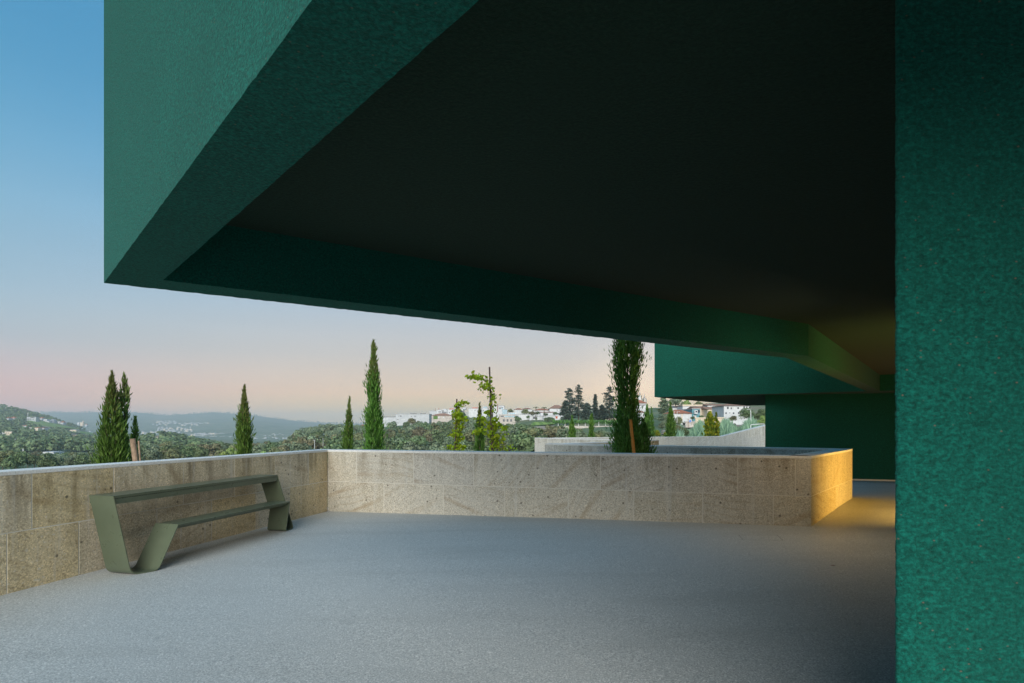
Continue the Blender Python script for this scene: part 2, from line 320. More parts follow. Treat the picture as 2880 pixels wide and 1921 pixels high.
# keep only the cells inside the terrace outline (the planting beds beyond the parapets are lower)
def inside(x, y, poly):
    r = False
    for i in range(len(poly)):
        (x1, y1), (x2, y2) = poly[i], poly[i-1]
        if (y1 > y) != (y2 > y) and x < (x2-x1)*(y-y1)/(y2-y1)+x1: r = not r
    return r
PC, PL, PR, PE, PW = (-3.24, 10.0), (-4.54, 5.04), (4.10, 7.80), (6.17, 10.32), (.79, 13.7)
ldir = Vector((PL[0]-PC[0], PL[1]-PC[1])).normalized(); PL2 = (PC[0]+ldir.x*16, PC[1]+ldir.y*16)
terr = [(PC[0]-.14, PC[1]+.14), (PR[0]-.05, PR[1]+.17), (PE[0]-.12, PE[1]+.02), (8.2, 19.5), (17, 19.5), (17, -8), (PL2[0]-.14, -8), (PL2[0]-.14, PL2[1])]
cc = Vf[q].mean(1); keep = np.array([inside(c_[0], c_[1], terr) or inside(c_[0]+.3, c_[1]-.2, terr) or inside(c_[0], c_[1]-.33, terr) for c_ in cc])
link('terrace_floor', np_mesh('terrace_floor', Vf, q[keep], M['floor'], True), kind='structure')
# an access hatch cut flush into the floor, seen as a thin outline
hp = [at(2078, 1487.5, 7.3), at(2186, 1490.5, 7.26), at(2202, 1503, 6.95), at(2090, 1499, 7.02)]
mbh = MB()
for i in range(4):
    a, b2 = hp[i], hp[(i+1) % 4]; d = Vector((b2.x-a.x, b2.y-a.y)).normalized(); nn = Vector((-d.y, d.x))*.002
    p4 = [(a.x+nn.x, a.y+nn.y), (a.x-nn.x, a.y-nn.y), (b2.x-nn.x, b2.y-nn.y), (b2.x+nn.x, b2.y+nn.y)]
    zz = [float(floor_z(x, y))+.006 for x, y in p4]
    mbh.add([(x, y, z) for (x, y), z in zip(p4, zz)], [(0, 1, 2, 3)])
mbh.build('floor_hatch_joint', M['groove'], None, kind='structure')

# ------------------------------------------------------------------ parapet walls clad in sawn stone slabs
def stone_wall(name, label, A, B, ztop, zbot, joints_top, joints_low, m, group=None, course=.52, cop_w=.28, inward=1, ztopB=None, rows=2, cop_piece=1.6, ends=(0, 0)):
    """clad face runs from A to B; thickness goes to the left of A->B when inward=1"""
    A = Vector(A); B = Vector(B); d = (B-A); Ln = d.length; d.normalize(); nrm_ = Vector((-d.y, d.x))*inward
    ztopB = ztop if ztopB is None else ztopB; slope = (ztopB-ztop)/Ln
    root = thing(name, (A.x, A.y, zbot), label, 'wall', group); rz = math.atan2(d.y, d.x); ct = .032; tk = .03
    core = MB(); a0 = A+nrm_*(.0025); b0 = B+nrm_*(.0025); a1 = A+nrm_*(cop_w-.01); b1 = B+nrm_*(cop_w-.01)
    e0 = d*.003; core.prism([tuple(a0+e0), tuple(b0-e0), tuple(b1-e0), tuple(a1+e0)], [zbot]*4, [ztop-ct, ztopB-ct, ztopB-ct, ztop-ct]); core.build('wall_core', M['mortar'], root)
    def slab(s0, s1, z0, z1, z0b, z1b):
        g = .0044; pr = rnd.uniform(-.0012, .0012); s0 += g; s1 -= g; h = s1-s0
        # local frame: x along wall, y into the wall, origin at slab centre
        sgn = inward; zc = (z0+z1)/2
        y0, y1 = pr*sgn, tk*sgn
        bev = .002
        vs = []
        for (yy, e) in ((y0, bev), (y0+bev*sgn, 0), (y1, 0)):
            vs += [(-h/2+e, yy, z0+g+e-zc), (h/2-e, yy, z0b+g+e-zc), (h/2-e, yy, z1b-g-e-zc), (-h/2+e, yy, z1-g-e-zc)]
        fs = [(0, 1, 2, 3)] + [(i, (i+1) % 4, (i+1) % 4+4, i+4)[::-1] for i in range(4)] + [(i+4, (i+1) % 4+4, (i+1) % 4+8, i+8)[::-1] for i in range(4)] + [(11, 10, 9, 8)]
        if sgn < 0: fs = [f[::-1] for f in fs]
        c_ = A+d*(s0+s1)/2
        link('stone_slab', mesh('stone_slab', vs, fs, m), root, (c_.x-A.x, c_.y-A.y, zc-zbot), rz)
    for r in range(rows):
        js = ([0]+[j for j in joints_top if .05 < j < Ln-.05]+[Ln]) if r % 2 == 0 else ([0]+[j for j in joints_low if .05 < j < Ln-.05]+[Ln])
        for s0, s1 in zip(js[:-1], js[1:]):
            ta, tb = ztop-ct+slope*s0, ztop-ct+slope*s1
            if slope == 0:
                z1, z1b = ta-course*r, tb-course*r; z0, z0b = (z1-course, z1b-course) if r < rows-1 else (zbot, zbot)
            else:
                z1, z1b = ta-course*r, tb-course*r; z0, z0b = (z1-course, z1b-course) if r < rows-1 else (zbot, zbot)
            slab(s0, s1, z0, z1, z0b, z1b)
    n = max(1, round(Ln/cop_piece)); o0, o1 = ends
    for i in range(n):
        s0 = -o0 if i == 0 else Ln*i/n+.0015; s1 = Ln+o1 if i == n-1 else Ln*(i+1)/n-.0015
        p = [A+d*s0-nrm_*.002, A+d*s1-nrm_*.002, A+d*s1+nrm_*cop_w, A+d*s0+nrm_*cop_w]
        if inward < 0: p = p[::-1]; zz = [s0, s1][::-1]; zl = [ztop+slope*s for s in (s0, s1, s1, s0)]
        else: zl = [ztop+slope*s for s in (s0, s1, s1, s0)]
        MB().prism([tuple(x) for x in p], [z-ct for z in zl], zl).build('coping_slab', M['coping'], root)
    return root
def ray_s(u, A, B):
    """distance along A->B where the sight line of column u meets the wall"""
    A = Vector(A); B = Vector(B); d = (B-A).normalized(); k = (u-CX)/F
    return (k*A.y-A.x)/(d.x-k*d.y)
ZT = 1.10
jt = [ray_s(u, PC, PR) for u in (1002, 1163, 1332, 1507, 1689, 1876.6, 2075, 2238)]
jl = [ray_s(u, PC, PR) for u in (1080, 1247, 1419.6, 1598, 1782.6, 1976, 2175)]
stone_wall('parapet_wall', 'long grey stone slab parapet wall across the back of the terrace', PC, PR, ZT, -.25, jt, jl, M['stone'], ends=(.0, 0))
Lw = (PC[0]+ldir.x*15, PC[1]+ldir.y*15)
jt = [16-0 for _ in ()]
def ljs(us): return sorted(ray_s(u, PC, Lw) for u in us)
near = [5.3+1.02*i for i in range(10)]
stone_wall('parapet_wall', 'stained stone parapet wall, warm light put into its tint, behind the green bench', PC, Lw, ZT, -.25,
           ljs((868, 774, 660, 516, 320, 90))+[j+.5 for j in near if j > 5.1], ljs((815, 720, 596, 442, 222, 20))+[j+1.0 for j in near if j > 5.1], M['stone_warm_lit'], inward=-1, ends=(.27, 0))
stone_wall('parapet_wall', 'short stone end wall glowing yellow in the lamp light', PR, PE, ZT, -.25, [1.15, 2.3], [1.75], M['stone_lamp_lit'], ends=(-.005, 0))
stone_wall('parapet_wall', 'grey slab wall just behind the long terrace parapet, across the cypress bed', PE, PW, ZT, -.25, [1+i for i in range(6)], [.5+i for i in range(6)], M['stone_pale'], inward=-1, ends=(0, 0))
# zig-zag ramp walls farther down
PA3, PB3 = (ax(1503.5, 26.7), 26.7), (ax(1800, 21.9), 21.9)
stone_wall('ramp_wall', 'pale white slab ramp wall whose left end stands clear behind the cypress bed', PA3, PB3, 1.0, -1.2, [.9+i*1.0 for i in range(8)], [.4+i for i in range(8)], M['stone_pale'], ends=(0, 0))
PA4, PB4 = (ax(1560, 16.6), 16.6), (ax(1853, 21.9), 21.9)
stone_wall('ramp_wall', 'brown lit ramp wall with a square cut right end beside the big cypress', PA4, PB4, 1.0, -1.2, [.9+i*1.0 for i in range(8)], [.4+i for i in range(8)], M['stone_warm_lit'], ends=(0, 0))
PA5, PB5 = (ax(1560, 32), 32), (ax(2031, 36.9), 36.9)
stone_wall('ramp_wall', 'farthest level pale ramp wall below the yellow green column tree', PA5, PB5, .9, -2.0, [1.0+i*1.1 for i in range(12)], [.5+i*1.1 for i in range(12)], M['stone_pale'], ends=(0, 0))
PB6 = (ax(2200, 40.0), 40.0)
stone_wall('ramp_wall', 'cream ramp wall rising to the right beneath the street lamps', PB5, PB6, .9, -2.5, [1.3+i*1.2 for i in range(5)], [.7+i*1.2 for i in range(5)], M['stone_pale'], ztopB=.9+1.05*(PB6[0]-PB5[0])/(ax(2151, 38.9)-PB5[0])*.66, ends=(0, 0))
MB().prism([(8.0, 20), (14, 20), (19, 39), (13, 36)], -1.2, [-1.05, -1.05, -.2, -.5]).build('ramp_paving', M['path_earth'], kind='structure')

# ------------------------------------------------------------------ green building
H = 1.05; ZB = EYE+H; ZC = EYE+H*1.448; ZR = 6.4
gb = thing('green_building', (8, 8, 0), 'dark emerald rendered building whose folded canopy hangs over the terrace', 'building')
oA = Vector((-2.976, 4.148)); oB = Vector((ax(2212, 8.226*H), 8.226*H)); oC = Vector((10.43, 16.72)); dl = Vector((.904, -1.0)).normalized()
oD = oA+dl*13.5
iA = Vector((-2.375*H, 3.874*H)); iB = Vector((ax(2274, 8*H), 8*H)); iC = Vector((10.83, 16.72)); iD = iA+dl*13.2
E1, E2, E3 = Vector((16.5, 16.72)), Vector((16.5, -7)), Vector((oD.x, -7))
# rim beam: outer face, underside and inner face as one closed folded band, finely cut so its arrises can be uneven
def band(segs, zb, zin, ztop, roughen=.0016):
    mb = MB(); r2 = random.Random(3)
    for (o0, o1, i0, i1) in segs:
        n = max(2, int((o1-o0).length/.035)); rows = []
        for k in range(n+1):
            s = k/n; o = o0.lerp(o1, s); i_ = i0.lerp(i1, s); e = (0 if k in (0, n) else 1)
            j1, j2 = [e*max(-.0022, min(.0022, r2.gauss(0, roughen))) for _ in (0, 1)]
            w1_, w2_ = o.lerp(i_, .07), o.lerp(i_, .93)
            rows.append([(o.x, o.y, ztop), (o.x, o.y, zb+.03), (o.x, o.y, zb+j1), (w1_.x, w1_.y, zb), (w2_.x, w2_.y, zb), (i_.x, i_.y, zb+j2), (i_.x, i_.y, zb+.05), (i_.x, i_.y, zin), (i_.x, i_.y, ztop)])
        w = 9; vs = [p for r_ in rows for p in r_]
        fs = [(a*w+b2, a*w+b2+1, (a+1)*w+b2+1, (a+1)*w+b2) for a in range(n) for b2 in range(w-1)] + [(a*w+8, a*w, (a+1)*w, (a+1)*w+8) for a in range(n)]
        mb.add(vs, fs)
    return mb
band([(oA, oD, iA, iD)], ZB, ZC, ZR).build('left_canopy_beam', M['green'], gb)
band([(oB, oA, iB, iA)], ZB, ZC, ZR).build('rear_canopy_beam', M['green'], gb)
band([(oC, oB, iC, iB)], ZB, ZC, ZR).build('side_canopy_beam', M['green_far'], gb)
ins = .02
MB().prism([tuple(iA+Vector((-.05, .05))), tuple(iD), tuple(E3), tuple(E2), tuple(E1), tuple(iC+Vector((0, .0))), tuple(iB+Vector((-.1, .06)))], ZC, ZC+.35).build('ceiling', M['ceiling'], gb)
# near wall end beside the camera (its edge closes the view on the right)
c0 = Vector((ax(2522, 1.6), 1.6)); cw = Vector((1, -.10)).normalized()
nw = 46; nh = 300; r3 = random.Random(11); pv = []
wallp = [c0, c0+cw*10.0, c0+cw*10.0+Vector((.1, .45)), c0+Vector((.33, .44))]
MB().prism([tuple(c0+Vector((.012, .006))), *[tuple(x) for x in wallp[1:]]], -.2, ZC+.02).build('near_wall', M['green'], gb)
# uneven rendered arris of the near wall
ar = MB(); rows = []
for k in range(nh+1):
    z = -.2+(ZC+.2)*k/nh; j = r3.gauss(0, .0008)
    rows += [(c0.x+.05, c0.y-.007, z), (c0.x+.006+j, c0.y-.002, z), (c0.x+j, c0.y+.006, z), (c0.x+.06+j, c0.y+.08, z)]
ar.add(rows, [(a*4+b2+1, a*4+b2, (a+1)*4+b2, (a+1)*4+b2+1) for a in range(nh) for b2 in range(3)]); ar.build('wall_arris', M['green'], gb, smooth=True)
# inner core wall that carries the lamp, and the closed east side
core = [(5.35, 7.36), (4.3, 5.3), (8.6, 3.9), (9.6, 6.02)]
MB().prism(core, -.2, ZC+.01).build('core_wall', M['green_far'], gb)
MB().prism([(13.2, .4), (13.6, .4), (14.2, 17.2), (13.8, 17.2)], -.4, ZC+.01).build('side_wall', M['green_far'], gb)
# second volume beyond
F0 = Vector((5.01, 20.0)); F1 = Vector((10.43, 16.72)); fd = (F1-F0).normalized(); F2 = F0+fd*14
G0 = Vector((ax(2098, 27.9), 27.9)); G1 = Vector((19, 26))
MB().prism([tuple(F0), tuple(F1+Vector((-.002, .0))), tuple(F2), tuple(G1), tuple(G0)], ZB+.002, ZR-.3).build('rear_canopy_block', M['green_far'], gb)
w0 = Vector((ax(2152, 18.6), 18.6)); w1 = Vector((ax(2397, 17.9), 17.9)); wd = (w1-w0).normalized(); w2 = w0+wd*8
MB().prism([tuple(w0), tuple(w2), tuple(w2+Vector((.6, 3))), tuple(w0+Vector((1.6, 3.2)))], -.9, ZB+.001).build('rear_wall', M['green_far'], gb)
MB().prism([(w0.x, w0.y-.012), (w2.x, w2.y-.012), (w2.x, w2.y), (w0.x, w0.y)], -.5, -.13).build('base_strip', M['mortar'], gb)

# lamp on the hidden side of the core wall
ld = Vector((.951, -.309)); ln = Vector((.309, .951)); lc = Vector((5.35, 7.36))+Vector((9.6-5.35, 6.02-7.36)).normalized()*1.2
lp = thing('wall_lamp', (lc.x, lc.y, .55), 'warm wall lamp round the corner lighting the yellow end wall', 'lamp')
ml, tl, bl = mat('lamp_glow'); setb(bl, (.9, .7, .4), .5); bl.inputs['Emission Color'].default_value = (1, .62, .16, 1); bl.inputs['Emission Strength'].default_value = 6
MB().box((lc.x+ln.x*.025, lc.y+ln.y*.025, .55), (.5, .04, .16), math.atan2(-1.34, 4.25)).build('lamp_housing', M['lamp_body'], lp)
MB().box((lc.x+ln.x*.055, lc.y+ln.y*.055, .55), (.44, .02, .12), math.atan2(-1.34, 4.25)).build('lamp_shade', ml, lp)
la = bpy.data.lights.new('lamp_light', 'AREA'); lo = bpy.data.objects.new('lamp_light', la); COL.objects.link(lo)
la.shape = 'RECTANGLE'; la.size = .44; la.size_y = .12; la.energy = 185; la.color = (1, .58, .13)
lo.parent = lp; lo.location = (ln.x*.08, ln.y*.08, 0); lo.rotation_euler = Vector((ln.x, ln.y, 0)).to_track_quat('-Z', 'Z').to_euler()

lc2 = Vector((4.83, 6.33)); ln2 = Vector((-.891, .454))
lp2 = thing('wall_lamp', (lc2.x, lc2.y, 2.2), 'warm wall lamp on the hidden wall behind the near green wall, facing the terrace', 'lamp')
MB().box((lc2.x+ln2.x*.03, lc2.y+ln2.y*.03, 2.2), (.5, .05, .12), math.atan2(2.06, 1.05)).build('lamp_housing', M['lamp_body'], lp2)
la2 = bpy.data.lights.new('lamp_light', 'AREA'); lo2 = bpy.data.objects.new('lamp_light', la2); COL.objects.link(lo2)
la2.shape = 'RECTANGLE'; la2.size = .44; la2.size_y = .1; la2.energy = 16; la2.spread = R(135); la2.color = (1, .72, .38)
lo2.parent = lp2; lo2.location = (ln2.x*.09, ln2.y*.09, 0); lo2.rotation_euler = Vector((ln2.x, ln2.y, -.55)).to_track_quat('-Z', 'Z').to_euler()

lp3 = thing('wall_lamp', (13.7, 12.6, 2.0), 'warm wall lamp on the closed end of the passage', 'lamp')
MB().box((13.68, 12.6, 2.0), (.05, .5, .14), -.035).build('lamp_housing', M['lamp_body'], lp3)
la3 = bpy.data.lights.new('lamp_light', 'AREA'); lo3 = bpy.data.objects.new('lamp_light', la3); COL.objects.link(lo3)
la3.shape = 'RECTANGLE'; la3.size = .44; la3.size_y = .12; la3.energy = 55; la3.color = (1, .72, .40)
lo3.parent = lp3; lo3.location = (-.08, 0, 0); lo3.rotation_euler = Vector((-1, 0, -.3)).to_track_quat('-Z', 'Z').to_euler()

# ------------------------------------------------------------------ bench with table
def ribbon(path, wvec, th, n_arc=7, rad=.07):
    """bent plate: path = list of front-edge points, plate spans wvec, thickness th, corners rounded"""
    pts = [Vector(path[0])]
    for i in range(1, len(path)-1):
        p, a, b2 = Vector(path[i]), Vector(path[i-1]), Vector(path[i+1]); da = (a-p).normalized(); db = (b2-p).normalized()
        r_ = rad if isinstance(rad, (int, float)) else rad[i-1]
        s, e = p+da*r_, p+db*r_
        for k in range(n_arc+1):
            t_ = k/n_arc; pts.append(s.lerp(p, t_).lerp(p.lerp(e, t_), t_))
    pts.append(Vector(path[-1]))
    wv_ = Vector(wvec); mb = MB(); vs = []
    for i, p in enumerate(pts):
        d = (pts[min(i+1, len(pts)-1)]-pts[max(i-1, 0)]).normalized(); nn = d.cross(wv_).normalized()*th
        vs += [p, p+wv_, p+wv_+nn, p+nn]
    fs = [(0, 1, 2, 3), tuple((len(pts)-1)*4+k for k in (3, 2, 1, 0))]
    for i in range(len(pts)-1):
        fs += [(i*4+k, (i+1)*4+k, (i+1)*4+(k+1) % 4, i*4+(k+1) % 4) for k in range(4)]
    return mb.add(vs, fs)
def zf(x, y): return float(floor_z(x, y))
bench = thing('table_bench', (-3.5, 7.0, 0), 'long olive green bent metal bench with a narrow table, against the stained wall', 'bench')
L3 = Vector((.241, .9705, 0)); Cx = Vector((.9705, -.241, 0)); WB = -Cx*.305
Tn = Vector((-3.956, 5.644, .815)); Tf = Vector((-3.355, 8.137, .815)); Sn = Vector((-3.579, 6.116, .452)); Sf = Vector((-3.126, 8.0, .452))
fz0 = zf(-3.8, 5.75)+.002
Bn1 = Vector((-3.815, 5.70, fz0)); Bn2 = Vector((-3.655, 5.885, fz0))
fz1 = zf(-3.2, 8.1)+.002
Bf1 = Vector((-3.17, 8.27, fz1)); Bf2 = Vector((-3.19, 8.02, fz1))
ribbon([Tn, Bn1, Bn2, Sn], WB, .009, rad=[.075, .06]).build('leg_plate', M['olive'], bench)
ribbon([Tf, Bf1, Bf2, Sf], WB, -.009, rad=[.06, .05]).build('leg_plate', M['olive'], bench)
def plank(a, b2, w, z0, z1, lip=0.0):
    v = w.normalized()
    return MB().prism([tuple((a)[:2]), tuple((b2)[:2]), tuple((b2+w)[:2]), tuple((a+w)[:2])], z0, z1)
e = L3*.010
plank(Tn+e, Tf-e, WB, .788, .815).build('table_top', M['olive'], bench)
plank(Tn+e-Cx*.006, Tf-e-Cx*.006, WB+Cx*.012, .783, .788).build('shadow_gap', M['groove'], bench)
plank(Tn+e, Tf-e, -Cx*.030, .730, .783).build('front_rail', M['olive'], bench)
plank(Tn+e+WB+Cx*.03, Tf-e+WB+Cx*.03, -Cx*.030, .730, .783).build('rear_rail', M['olive'], bench)
sp = MB(); a, b2 = Sn+L3*.004, Sf-L3*.004; w_ = -Cx*.285
sp.add([a, b2, b2+w_, a+w_, a-Vector((0, 0, .012)), b2-Vector((0, 0, .012)), b2+w_-Vector((0, 0, .012)), a+w_-Vector((0, 0, .012)),
        a-Cx*.05-Vector((0, 0, .05)), b2-Cx*.05-Vector((0, 0, .05)), b2+w_+Cx*.05-Vector((0, 0, .05)), a+w_+Cx*.05-Vector((0, 0, .05))],
       [(0, 1, 2, 3), (1, 0, 4, 5), (2, 1, 5, 6), (3, 2, 6, 7), (0, 3, 7, 4), (5, 4, 8, 9), (6, 5, 9, 10), (7, 6, 10, 11), (4, 7, 11, 8), (11, 10, 9, 8)])
sp.build('seat', M['olive'], bench)

# ------------------------------------------------------------------ terrain
rowsY = np.array([11, 20, 45, 80, 120, 150, 200, 250, 300, 350, 400, 470, 550, 700, 900, 1100, 1300, 1500, 2000, 2500, 3200, 4000, 5500, 7500.])
def prof(d):
    ys = np.array(sorted(d)); vs = np.array([d[y] for y in ys]); return np.interp(np.log(rowsY), np.log(ys), vs)
far_m = {-1500: 1120, -600: 1150, 0: 1163, 130: 1160, 260: 1160, 345: 1157, 365: 1157, 400: 1163, 440: 1170, 500: 1167, 560: 1160, 640: 1160, 680: 1162, 720: 1170, 800: 1181, 900: 1190, 1000: 1192, 1200: 1196, 4500: 1196}
def fm(u): k = sorted(far_m); return float(np.interp(u, k, [far_m[x] for x in k]))
N0 = {11: 1480, 20: 1401, 45: 1361}
def col(u, **kw): pass
T_ = {}
def tcol(u, d): dd = dict(N0); dd.update(d); dd[3200] = 1213; dd[4000] = 1200 if fm(u) > 1180 else 1190; dd[5500] = fm(u); dd[7500] = fm(u)+20; T_[u] = prof(dd)
left0 = {80: 1360, 120: 1345, 150: 1335, 200: 1315, 300: 1293, 400: 1278, 550: 1256, 700: 1236, 900: 1208, 1100: 1182, 1300: 1158, 1500: 1143, 2000: 1170, 2500: 1205}
tcol(-1500, {**left0, 1500: 1100, 1300: 1120}); tcol(-500, {**left0, 1500: 1122, 1300: 1140}); tcol(0, left0)
tcol(70, {**left0, 900: 1214, 1100: 1194, 1300: 1172, 1500: 1158, 2000: 1180})
tcol(130, {**left0, 700: 1240, 900: 1222, 1100: 1202, 1300: 1184, 1500: 1174, 2000: 1190, 2500: 1208})
tcol(200, {**left0, 700: 1245, 900: 1230, 1100: 1213, 1300: 1203, 1500: 1197, 2000: 1206, 2500: 1215})
tcol(260, {**left0, 550: 1262, 700: 1250, 900: 1241, 1100: 1232, 1300: 1224, 1500: 1219, 2000: 1222, 2500: 1222})
tcol(380, {80: 1360, 120: 1350, 150: 1336, 200: 1312, 250: 1300, 300: 1296, 400: 1278, 550: 1250, 700: 1240, 900: 1243, 1100: 1246, 1500: 1238, 2500: 1228})
tcol(470, {80: 1360, 120: 1350, 150: 1334, 200: 1305, 250: 1288, 300: 1286, 400: 1272, 550: 1244, 700: 1231, 900: 1236, 1100: 1248, 1500: 1240, 2500: 1228})
tcol(600, {80: 1360, 120: 1350, 150: 1334, 200: 1305, 250: 1290, 300: 1290, 400: 1282, 550: 1268, 700: 1258, 900: 1256, 1100: 1252, 1500: 1244, 2500: 1232})
tcol(700, {80: 1360, 120: 1350, 150: 1332, 200: 1306, 250: 1290, 300: 1286, 400: 1280, 550: 1268, 700: 1262, 1100: 1252, 1500: 1244, 2500: 1234})
tcol(820, {80: 1360, 120: 1350, 150: 1328, 200: 1296, 250: 1268, 300: 1246, 350: 1250, 400: 1256, 550: 1262, 1100: 1252, 1500: 1244, 2500: 1234})
tcol(920, {80: 1360, 120: 1348, 150: 1325, 200: 1288, 250: 1250, 300: 1221, 350: 1228, 400: 1240, 550: 1256, 1100: 1252, 1500: 1244, 2500: 1234})
tcol(1060, {80: 1358, 120: 1345, 150: 1325, 200: 1288, 250: 1258, 300: 1236, 350: 1215, 400: 1203, 470: 1202, 550: 1212, 1100: 1240, 2500: 1230})
tcol(1200, {80: 1356, 120: 1342, 150: 1322, 200: 1286, 250: 1256, 300: 1228, 350: 1205, 400: 1190, 470: 1180, 550: 1176, 1100: 1200, 2500: 1215})
tcol(1400, {80: 1354, 120: 1338, 150: 1310, 200: 1272, 250: 1236, 300: 1206, 350: 1187, 400: 1177, 470: 1170, 550: 1166, 1100: 1190, 2500: 1205})
tcol(1500, {80: 1350, 120: 1322, 150: 1284, 200: 1236, 250: 1204, 300: 1186, 350: 1177, 400: 1170, 470: 1164, 550: 1162, 1100: 1190, 2500: 1205})
tcol(1620, {80: 1335, 120: 1292, 150: 1258, 200: 1216, 250: 1192, 300: 1182, 350: 1176, 400: 1168, 470: 1160, 550: 1155, 1100: 1190, 2500: 1205})
tcol(1800, {45: 1335, 80: 1296, 120: 1252, 150: 1228, 200: 1204, 250: 1190, 300: 1178, 350: 1168, 400: 1160, 470: 1152, 550: 1150, 1100: 1190, 2500: 1205})
tcol(1920, {20: 1340, 45: 1290, 80: 1252, 120: 1212, 150: 1199, 200: 1190, 250: 1176, 300: 1164, 350: 1156, 400: 1150, 470: 1145, 550: 1142, 1100: 1180, 2500: 1200})
tcol(2150, {20: 1330, 45: 1275, 80: 1240, 120: 1202, 150: 1195, 200: 1186, 250: 1170, 300: 1154, 350: 1140, 400: 1132, 470: 1126, 550: 1122, 1100: 1170, 2500: 1200})
tcol(3000, {20: 1330, 45: 1275, 80: 1240, 120: 1202, 150: 1190, 200: 1175, 250: 1160, 300: 1144, 350: 1130, 400: 1122, 470: 1116, 550: 1112, 1100: 1150, 2500: 1190})
tcol(5200, {20: 1330, 45: 1275, 80: 1240, 120: 1202, 150: 1190, 200: 1175, 250: 1160, 300: 1144, 350: 1130, 400: 1122, 470: 1116, 550: 1112, 1100: 1150, 2500: 1190})
ku = np.array(sorted(T_)); KT = np.array([T_[k] for k in ku])
def terr_v(u, Y):
    u = np.asarray(u, float); Y = np.asarray(Y, float); r = np.log(Y)
    lr = np.log(rowsY); j = np.clip(np.searchsorted(lr, r)-1, 0, len(rowsY)-2); fr = np.clip((r-lr[j])/(lr[j+1]-lr[j]), 0, 1)
    i = np.clip(np.searchsorted(ku, u)-1, 0, len(ku)-2); fu = np.clip((u-ku[i])/(ku[i+1]-ku[i]), 0, 1)
    a = KT[i, j]*(1-fr)+KT[i, j+1]*fr; b2 = KT[i+1, j]*(1-fr)+KT[i+1, j+1]*fr
    return a*(1-fu)+b2*fu
def terr_z(u, Y):
    z = EYE-(terr_v(u, Y)-V0)/F*Y
    return z
def inv_Y(u, v, ya=430, yb=2400):
    Y = ya
    while Y < yb and float(terr_v(u, Y)) > v: Y *= 1.006
    return Y
gu = np.concatenate([np.arange(-1500, -40, 60), np.arange(-40, 1300, 12), np.arange(1300, 2400, 20), np.arange(2400, 5201, 100)])
gY = np.unique(np.round(np.concatenate([np.geomspace(11, 120, 22), np.geomspace(120, 600, 46), np.geomspace(600, 2500, 36), np.geomspace(2500, 7500, 26)]), 1))
UU, YY = np.meshgrid(gu, gY); ZZ = terr_z(UU, YY); XX = (UU-CX)/F*YY
# ground relief: gullies on the far mountain, small unevenness near
ZZ += np.where(YY > 2600, 1, 0)*(6*np.sin(XX/170+YY/320)+4*np.sin(XX/77-YY/240))*np.clip((5300-YY)/1500, 0, 1)
ZZ += (np.sin(XX*.21)+np.cos(YY*.17+XX*.05))*.25*np.clip((YY-60)/100, 0, 1)
idx = np.arange(UU.size).reshape(UU.shape); q = np.stack([idx[:-1, :-1], idx[:-1, 1:], idx[1:, 1:], idx[1:, :-1]], -1).reshape(-1, 4)
link('hillside_ground', np_mesh('hillside_ground', np.stack([XX, YY, ZZ], -1).reshape(-1, 3), q, M['ground'], True), kind='structure')
MB().prism([(-6200, -2900), (6200, -2900), (6200, 7500), (-6200, 7500)], -61, -60).build('valley_floor', M['ground'], kind='structure')
MB().prism([(-60, -60), (60, -60), (60, 10.9), (7.6, 10.9), (6.3, 10.6), (4.2, 8.2), (-3.3, 10.4), (-8, 10.4), (-60, 10.9)], -3, -.6).build('garden_ground', M['soil'], kind='structure')
MB().prism([(-7, 9.8), (6, 8.0), (7.5, 12), (16, 26), (26, 44), (-30, 44), (-12, 14)], -3, -1.3).build('planting_bed', M['soil'], kind='structure')

def drape(name, quad, mt, lift, kind='structure', n=14):
    """patch of land between four (u, Y) corners laid on the terrain"""
    vs = []; 
    for i in range(n+1):
        for j in range(n+1):
            s, t2 = i/n, j/n; u = (quad[0][0]*(1-s)+quad[1][0]*s)*(1-t2)+(quad[3][0]*(1-s)+quad[2][0]*s)*t2; Y = (quad[0][1]*(1-s)+quad[1][1]*s)*(1-t2)+(quad[3][1]*(1-s)+quad[2][1]*s)*t2
            vs.append((ax(u, Y), Y, float(terr_z(u, Y))+lift))
    fs = [(i*(n+1)+j, (i+1)*(n+1)+j, (i+1)*(n+1)+j+1, i*(n+1)+j+1) for i in range(n) for j in range(n)]
    return link(name, mesh(name, vs, fs, mt, True), kind=kind)
FT = lambda u: float(np.interp(u, [77, 119, 167, 214], [1184, 1187.5, 1196.5, 1205.5])); FB = lambda u: float(np.interp(u, [77, 105, 131, 167, 214], [1190, 1197, 1202.5, 1205, 1209]))
def vstrip(name, ua, ub, top, bot, mt, lift, n=26, m2=8):
    vs = []
    for i in range(n+1):
        u = ua+(ub-ua)*i/n
        for j in range(m2+1):
            Y = inv_Y(u, bot(u)+(top(u)-bot(u))*j/m2); vs.append((ax(u, Y), Y, float(terr_z(u, Y))+lift))
    link(name, mesh(name, vs, [(i*(m2+1)+j, (i+1)*(m2+1)+j, (i+1)*(m2+1)+j+1, i*(m2+1)+j+1) for i in range(n) for j in range(m2)], mt, True), kind='structure')
vstrip('vineyard_field', 77, 214, FT, FB, M['field'], 2.0)
vstrip('earth_track', 77, 150, lambda u: FB(u)+.3, lambda u: FB(u)+2.2, M['path_earth'], 2.2)
vstrip('vineyard_field', 205, 262, lambda u: 1213+(u-205)*.10, lambda u: 1219+(u-205)*.12, M['field'], 2.0)
vstrip('earth_track', 200, 266, lambda u: 1223+(u-200)*.06, lambda u: 1225.5+(u-200)*.06, M['path_earth'], 2.0)
drape('vineyard_field', [(395, 520), (450, 560), (440, 680), (380, 640)], M['field'], 2.0)
drape('terraced_field', [(1490, 262), (1560, 258), (1555, 285), (1500, 290)], M['field'], .5)
